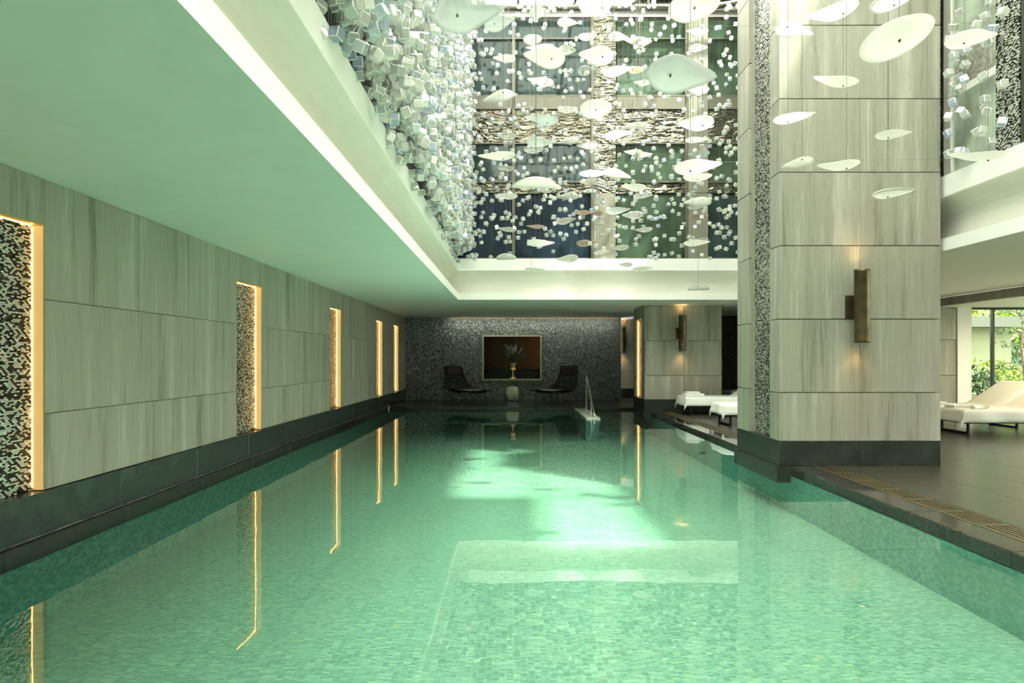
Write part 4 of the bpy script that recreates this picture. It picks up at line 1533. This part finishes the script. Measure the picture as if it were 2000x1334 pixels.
# ------------------------------------------------------------------ hanging glass: petal discs
# bounding boxes in the photograph, tail side (L, R, O round), glass (w milk, g frosted, p blush, c clear with rim), arch flag, roll
DISCS = [
    (1028, -22, 1088, 7, 'O', 'w', 0, 0), (1027, 1, 1055, 14, 'R', 'g', 0, 0), (1034, 13, 1075, 37, 'R', 'g', 0, 4), (1131, 4, 1154, 24, 'O', 'g', 0, 0),
    (1134, 0, 1195, 31, 'L', 'w', 0, 12), (1088, 31, 1129, 53, 'R', 'w', 1, 0), (1022, 69, 1059, 88, 'O', 'w', 0, 0), (1130, 67, 1165, 83, 'O', 'c', 0, 0),
    (1188, 59, 1229, 80, 'R', 'w', 1, -5), (1219, 73, 1255, 90, 'L', 'w', 0, 0), (1236, 73, 1275, 95, 'R', 'w', 0, 6), (1027, 89, 1083, 104, 'L', 'w', 0, 6),
    (1021, 94, 1104, 136, 'L', 'w', 0, -6), (1092, 90, 1125, 107, 'R', 'c', 0, -4), (1129, 93, 1199, 129, 'L', 'w', 0, -4), (1128, 129, 1165, 149, 'R', 'g', 0, 5),
    (1178, 132, 1238, 157, 'R', 'w', 0, 8), (1227, 131, 1259, 147, 'O', 'p', 0, 0), (1238, 157, 1269, 171, 'L', 'g', 0, 0), (1265, 111, 1403, 184, 'R', 'g', 0, -4),
    (1307, -12, 1409, 43, 'O', 'w', 0, 6), (1341, 56, 1384, 73, 'L', 'w', 0, 2), (1346, 88, 1382, 105, 'R', 'c', 0, 0), (1345, 170, 1386, 188, 'L', 'w', 0, 5),
    (1028, 154, 1081, 174, 'L', 'w', 0, -6), (1132, 196, 1196, 233, 'O', 'w', 0, 2), (1089, 210, 1129, 225, 'O', 'w', 0, 0), (1022, 229, 1091, 251, 'L', 'g', 0, -4),
    (1037, 240, 1079, 255, 'L', 'g', 0, 4), (1213, 233, 1259, 251, 'L', 'w', 1, 0), (1245, 240, 1270, 252, 'R', 'w', 0, 0), (1322, 227, 1396, 263, 'L', 'g', 0, 4),
    (1181, 257, 1237, 278, 'R', 'w', 0, 6), (967, 260, 1006, 277, 'L', 'c', 0, -6), (1028, 270, 1084, 293, 'R', 'g', 0, -4), (1087, 262, 1130, 279, 'L', 'w', 1, 5),
    (1023, 289, 1062, 303, 'O', 'c', 0, 0), (1127, 280, 1168, 295, 'L', 'c', 0, 3), (1339, 270, 1385, 284, 'R', 'w', 0, 0), (1219, 293, 1255, 307, 'L', 'w', 0, 0),
    (1238, 298, 1275, 312, 'R', 'w', 0, 0), (1344, 295, 1387, 312, 'L', 'g', 0, 5), (1318, 315, 1413, 352, 'R', 'w', 0, 3), (1335, 341, 1391, 360, 'O', 'w', 0, 0),
    (1179, 322, 1234, 345, 'R', 'w', 1, -8), (1131, 337, 1199, 352, 'R', 'w', 0, 0), (1130, 349, 1166, 365, 'L', 'w', 0, 4), (1000, 337, 1097, 358, 'O', 'w', 1, -2),
    (1025, 349, 1081, 372, 'L', 'w', 0, 0), (1212, 361, 1262, 379, 'L', 'w', 0, -3), (1237, 379, 1277, 392, 'R', 'w', 0, 0), (1085, 370, 1131, 388, 'L', 'w', 1, 0),
    (1334, 378, 1389, 401, 'L', 'w', 1, -4), (1343, 400, 1382, 413, 'R', 'w', 0, 4), (1344, 419, 1384, 435, 'O', 'p', 0, 0), (1184, 407, 1233, 424, 'R', 'g', 0, 3),
    (1215, 413, 1257, 432, 'L', 'w', 0, 4), (1126, 412, 1161, 424, 'R', 'p', 0, 0), (1159, 412, 1178, 422, 'O', 'p', 0, 0), (1163, 423, 1181, 430, 'O', 'w', 0, 0),
    (1087, 427, 1127, 443, 'R', 'w', 0, 8), (1028, 441, 1063, 450, 'L', 'p', 0, 0), (1240, 445, 1275, 457, 'L', 'w', 0, 5), (1126, 470, 1167, 486, 'R', 'p', 0, 0),
    (1029, 470, 1083, 487, 'R', 'w', 0, -3), (1336, 471, 1388, 486, 'R', 'w', 0, 0), (1345, 466, 1384, 478, 'L', 'w', 0, 3), (1189, 480, 1229, 493, 'L', 'w', 0, 4),
    (1160, 491, 1192, 501, 'R', 'w', 0, 4), (1087, 498, 1130, 517, 'L', 'w', 0, 6), (1025, 524, 1064, 535, 'R', 'w', 0, -3), (1209, 513, 1236, 525, 'L', 'w', 0, 0),
    (1236, 522, 1277, 535, 'R', 'w', 0, 3), (1343, 551, 1385, 564, 'O', 'w', 1, 0), (848, -6, 990, 67, 'R', 'g', 0, 8), (945, 24, 1008, 69, 'R', 'g', 0, 12),
    (962, 108, 1007, 127, 'L', 'w', 0, 0), (938, 167, 1003, 194, 'L', 'w', 1, 10), (933, 300, 1007, 320, 'L', 'w', 0, 4), (971, 327, 1003, 337, 'L', 'c', 0, 0),
    (965, 379, 1011, 394, 'L', 'w', 0, 0), (969, 446, 1009, 457, 'L', 'w', 0, -3), (969, 490, 1009, 505, 'O', 'w', 1, 0),
    (1514, 35, 1588, 69, 'R', 'w', 1, -4), (1577, 4, 1680, 49, 'L', 'w', 0, 14), (1706, -11, 1789, 30, 'O', 'c', 0, 12), (1684, 39, 1834, 119, 'O', 'w', 0, 16),
    (1587, 155, 1675, 179, 'L', 'w', 0, -5), (1514, 227, 1594, 249, 'R', 'c', 0, 6), (1712, 257, 1784, 280, 'R', 'w', 0, 2), (1522, 298, 1587, 324, 'L', 'w', 1, 8),
    (1597, 316, 1680, 341, 'L', 'w', 0, 5), (1708, 373, 1790, 396, 'R', 'c', 0, 3), (1850, 62, 1952, 106, 'R', 'w', 0, 4), (1854, 302, 1966, 323, 'L', 'w', 0, 3),
]
def zone(cx_):
    if cx_ < 1012:
        return 'of the file beside the crystal curtain'
    if cx_ < 1076:
        return 'of the file by the first mullion'
    if cx_ < 1126:
        return 'of the short file by the windows'
    if cx_ < 1182:
        return 'of the file before the pilaster'
    if cx_ < 1300:
        return 'of the file right of the pilaster'
    if cx_ < 1440:
        return 'of the file beside the column'
    if cx_ < 1600:
        return 'over the left half of the column'
    if cx_ < 1700:
        return 'over the middle of the column'
    if cx_ < 1840:
        return 'over the right half of the column'
    return 'right of the tall column'


zc = {}
for d in sorted(DISCS, key=lambda q: q[1] + q[3]):
    zc.setdefault(zone((d[0] + d[2]) / 2), []).append(d)


def disc_outline(a, tail, rs_):
    """Radius of the petal edge at angle a (tail at a = 0)."""
    c = math.cos(a)
    if tail == 'O':
        return 1.0 + 0.05 * math.cos(2 * a + 0.6) + 0.03 * math.cos(3 * a)
    return 0.86 + 0.20 * c + 0.34 * max(0, c) ** 7


for d in DISCS:
    x0, y0, x1, y1, tail, gk, arch, roll = d
    wpx, hpx = x1 - x0, y1 - y0
    cxp, cyp = (x0 + x1) / 2, (y0 + y1) / 2
    rs_ = random.Random(x0 * 31 + y0)
    size = rs_.uniform(0.42, 0.50) * (1.12 if wpx > 95 else 1.0)
    dep = FPX * size / wpx
    dep = min(max(dep, 4.4), 13.9)
    if cxp > 1440:
        dep = min(dep, 7.2 if cxp < 1840 else 5.9)
    p = at(cxp, cyp, dep)
    if cyp > 495:
        dep = 12.6
        p = at(cxp, cyp, dep)
    width = wpx * dep / FPX
    # outline sampled round a middle, tail along +x, then scaled to the wanted width
    seg, rings = 30, 5
    asp = 0.66
    pts = []
    xmin, xmax = 9, -9
    for k in range(seg):
        a = 2 * math.pi * k / seg
        r_ = disc_outline(a, tail, rs_)
        X = r_ * math.cos(a)
        Y = r_ * math.sin(a) * asp * (1 - (0.45 * max(0, math.cos(a)) ** 2 if tail != 'O' else 0))
        pts.append((X, Y))
        xmin, xmax = min(xmin, X), max(xmax, X)
    sc_ = width / (xmax - xmin)
    cxm = (xmax + xmin) / 2
    ymax = max(q[1] for q in pts) * sc_ * 2
    flip = -1 if tail == 'L' else 1
    cup = (0.13 if not arch else -0.20) * width
    if hpx / wpx > 0.5:
        cup *= 0.6
    mb = MB()
    vs_ = [(0, 0, 0)]
    for i in range(1, rings + 1):
        q = i / rings
        for k in range(seg):
            X, Y = pts[k]
            lift = cup * q * q * (0.55 + 0.45 * (X / max(abs(xmax), abs(xmin))) ** 2)
            vs_.append(((X * q) * sc_ * flip, Y * q * sc_, lift))
    fs = [(0, 1 + k, 1 + (k + 1) % seg) for k in range(seg)]
    for i in range(rings - 1):
        for k in range(seg):
            l = (k + 1) % seg
            fs.append((1 + i * seg + k, 1 + (i + 1) * seg + k, 1 + (i + 1) * seg + l, 1 + i * seg + l))
    if flip < 0:
        fs = [tuple(reversed(f)) for f in fs]
    # give it thickness
    nV = len(vs_)
    th = 0.006
    vs2 = [(x, y, z + th) for (x, y, z) in vs_]
    rim_ = []
    base = 1 + (rings - 1) * seg
    for k in range(seg):
        l = (k + 1) % seg
        rim_.append((base + k, nV + base + k, nV + base + l, base + l) if flip < 0 else (base + k, base + l, nV + base + l, nV + base + k))
    mb.add(vs_ + vs2, [tuple(reversed(f)) for f in fs] + [tuple(i + nV for i in f) for f in fs] + rim_, True)
    th_el = math.atan2(CY - cyp, FPX)
    need = min(0.95, hpx / wpx * width / max(0.05, ymax) * (0.82 if abs(cup) > 0.1 * width else 1.0))
    tilt = math.asin(need) - th_el
    tilt = max(-0.5, min(0.8, tilt))
    off = -cxm * sc_ * flip
    pos = p + Vector((off, 0, 0))
    zn = zone(cxp)
    idx = zc[zn].index(d)
    n_in = len(zc[zn])
    ordw = ORD[idx] + ' from the top' if idx else 'topmost'
    if idx == n_in - 1:
        ordw = 'lowest'
    look = {'w': 'milk', 'g': 'frosted', 'p': 'blush', 'c': 'clear rimmed'}[gk]
    shp = {'L': 'disc tailing left', 'R': 'disc tailing right', 'O': 'oval disc'}[tail]
    t = thing('glass_disc', f'{look} {shp}, {ordw} {zn}', 'glass disc', pos, 0, 'hanging glass discs')
    body = mb.build('petal', M['disc_' + gk], t)
    body.rotation_euler = (Matrix.Rotation(R(-roll), 3, 'Y') @ Matrix.Rotation(-tilt, 3, 'X')).to_euler()
    if gk == 'c':
        rim_pts = [Vector(vs_[base + k]) + Vector((0, 0, th / 2)) for k in range(seg)]
        rmo = MB().tube(rim_pts, 0.012, 5, closed=True).build('rim', M['disc_w'], body)
    MB().lathe([(0.004, -0.012), (0.006 + width * 0.005, -0.006), (0.006 + width * 0.005, 0.014), (0.004, 0.022)], 12).build('boss', M['boss'], t)
    MB().tube([(0, 0, 0.02), (0, 0, 9.1 - pos.z)], 0.0022, 4, cap=False).build('wire', M['wire'], t)

# two slack tension cables across the atrium
for (za, zb, yy, lab) in ((5.23, 5.26, 7.85, 'thin upper steel cable stretched across before the column'), (3.63, 3.66, 7.85, 'thin lower steel cable stretched across before the column')):
    o = MB().tube([(-1.4, yy, za), (1.5, yy, za - 0.015), (3.2, yy, za), (5.44, yy, zb)], 0.0012, 4, cap=False).build('tension_cable', M['wire'])
    tag(o, lab, 'cable')
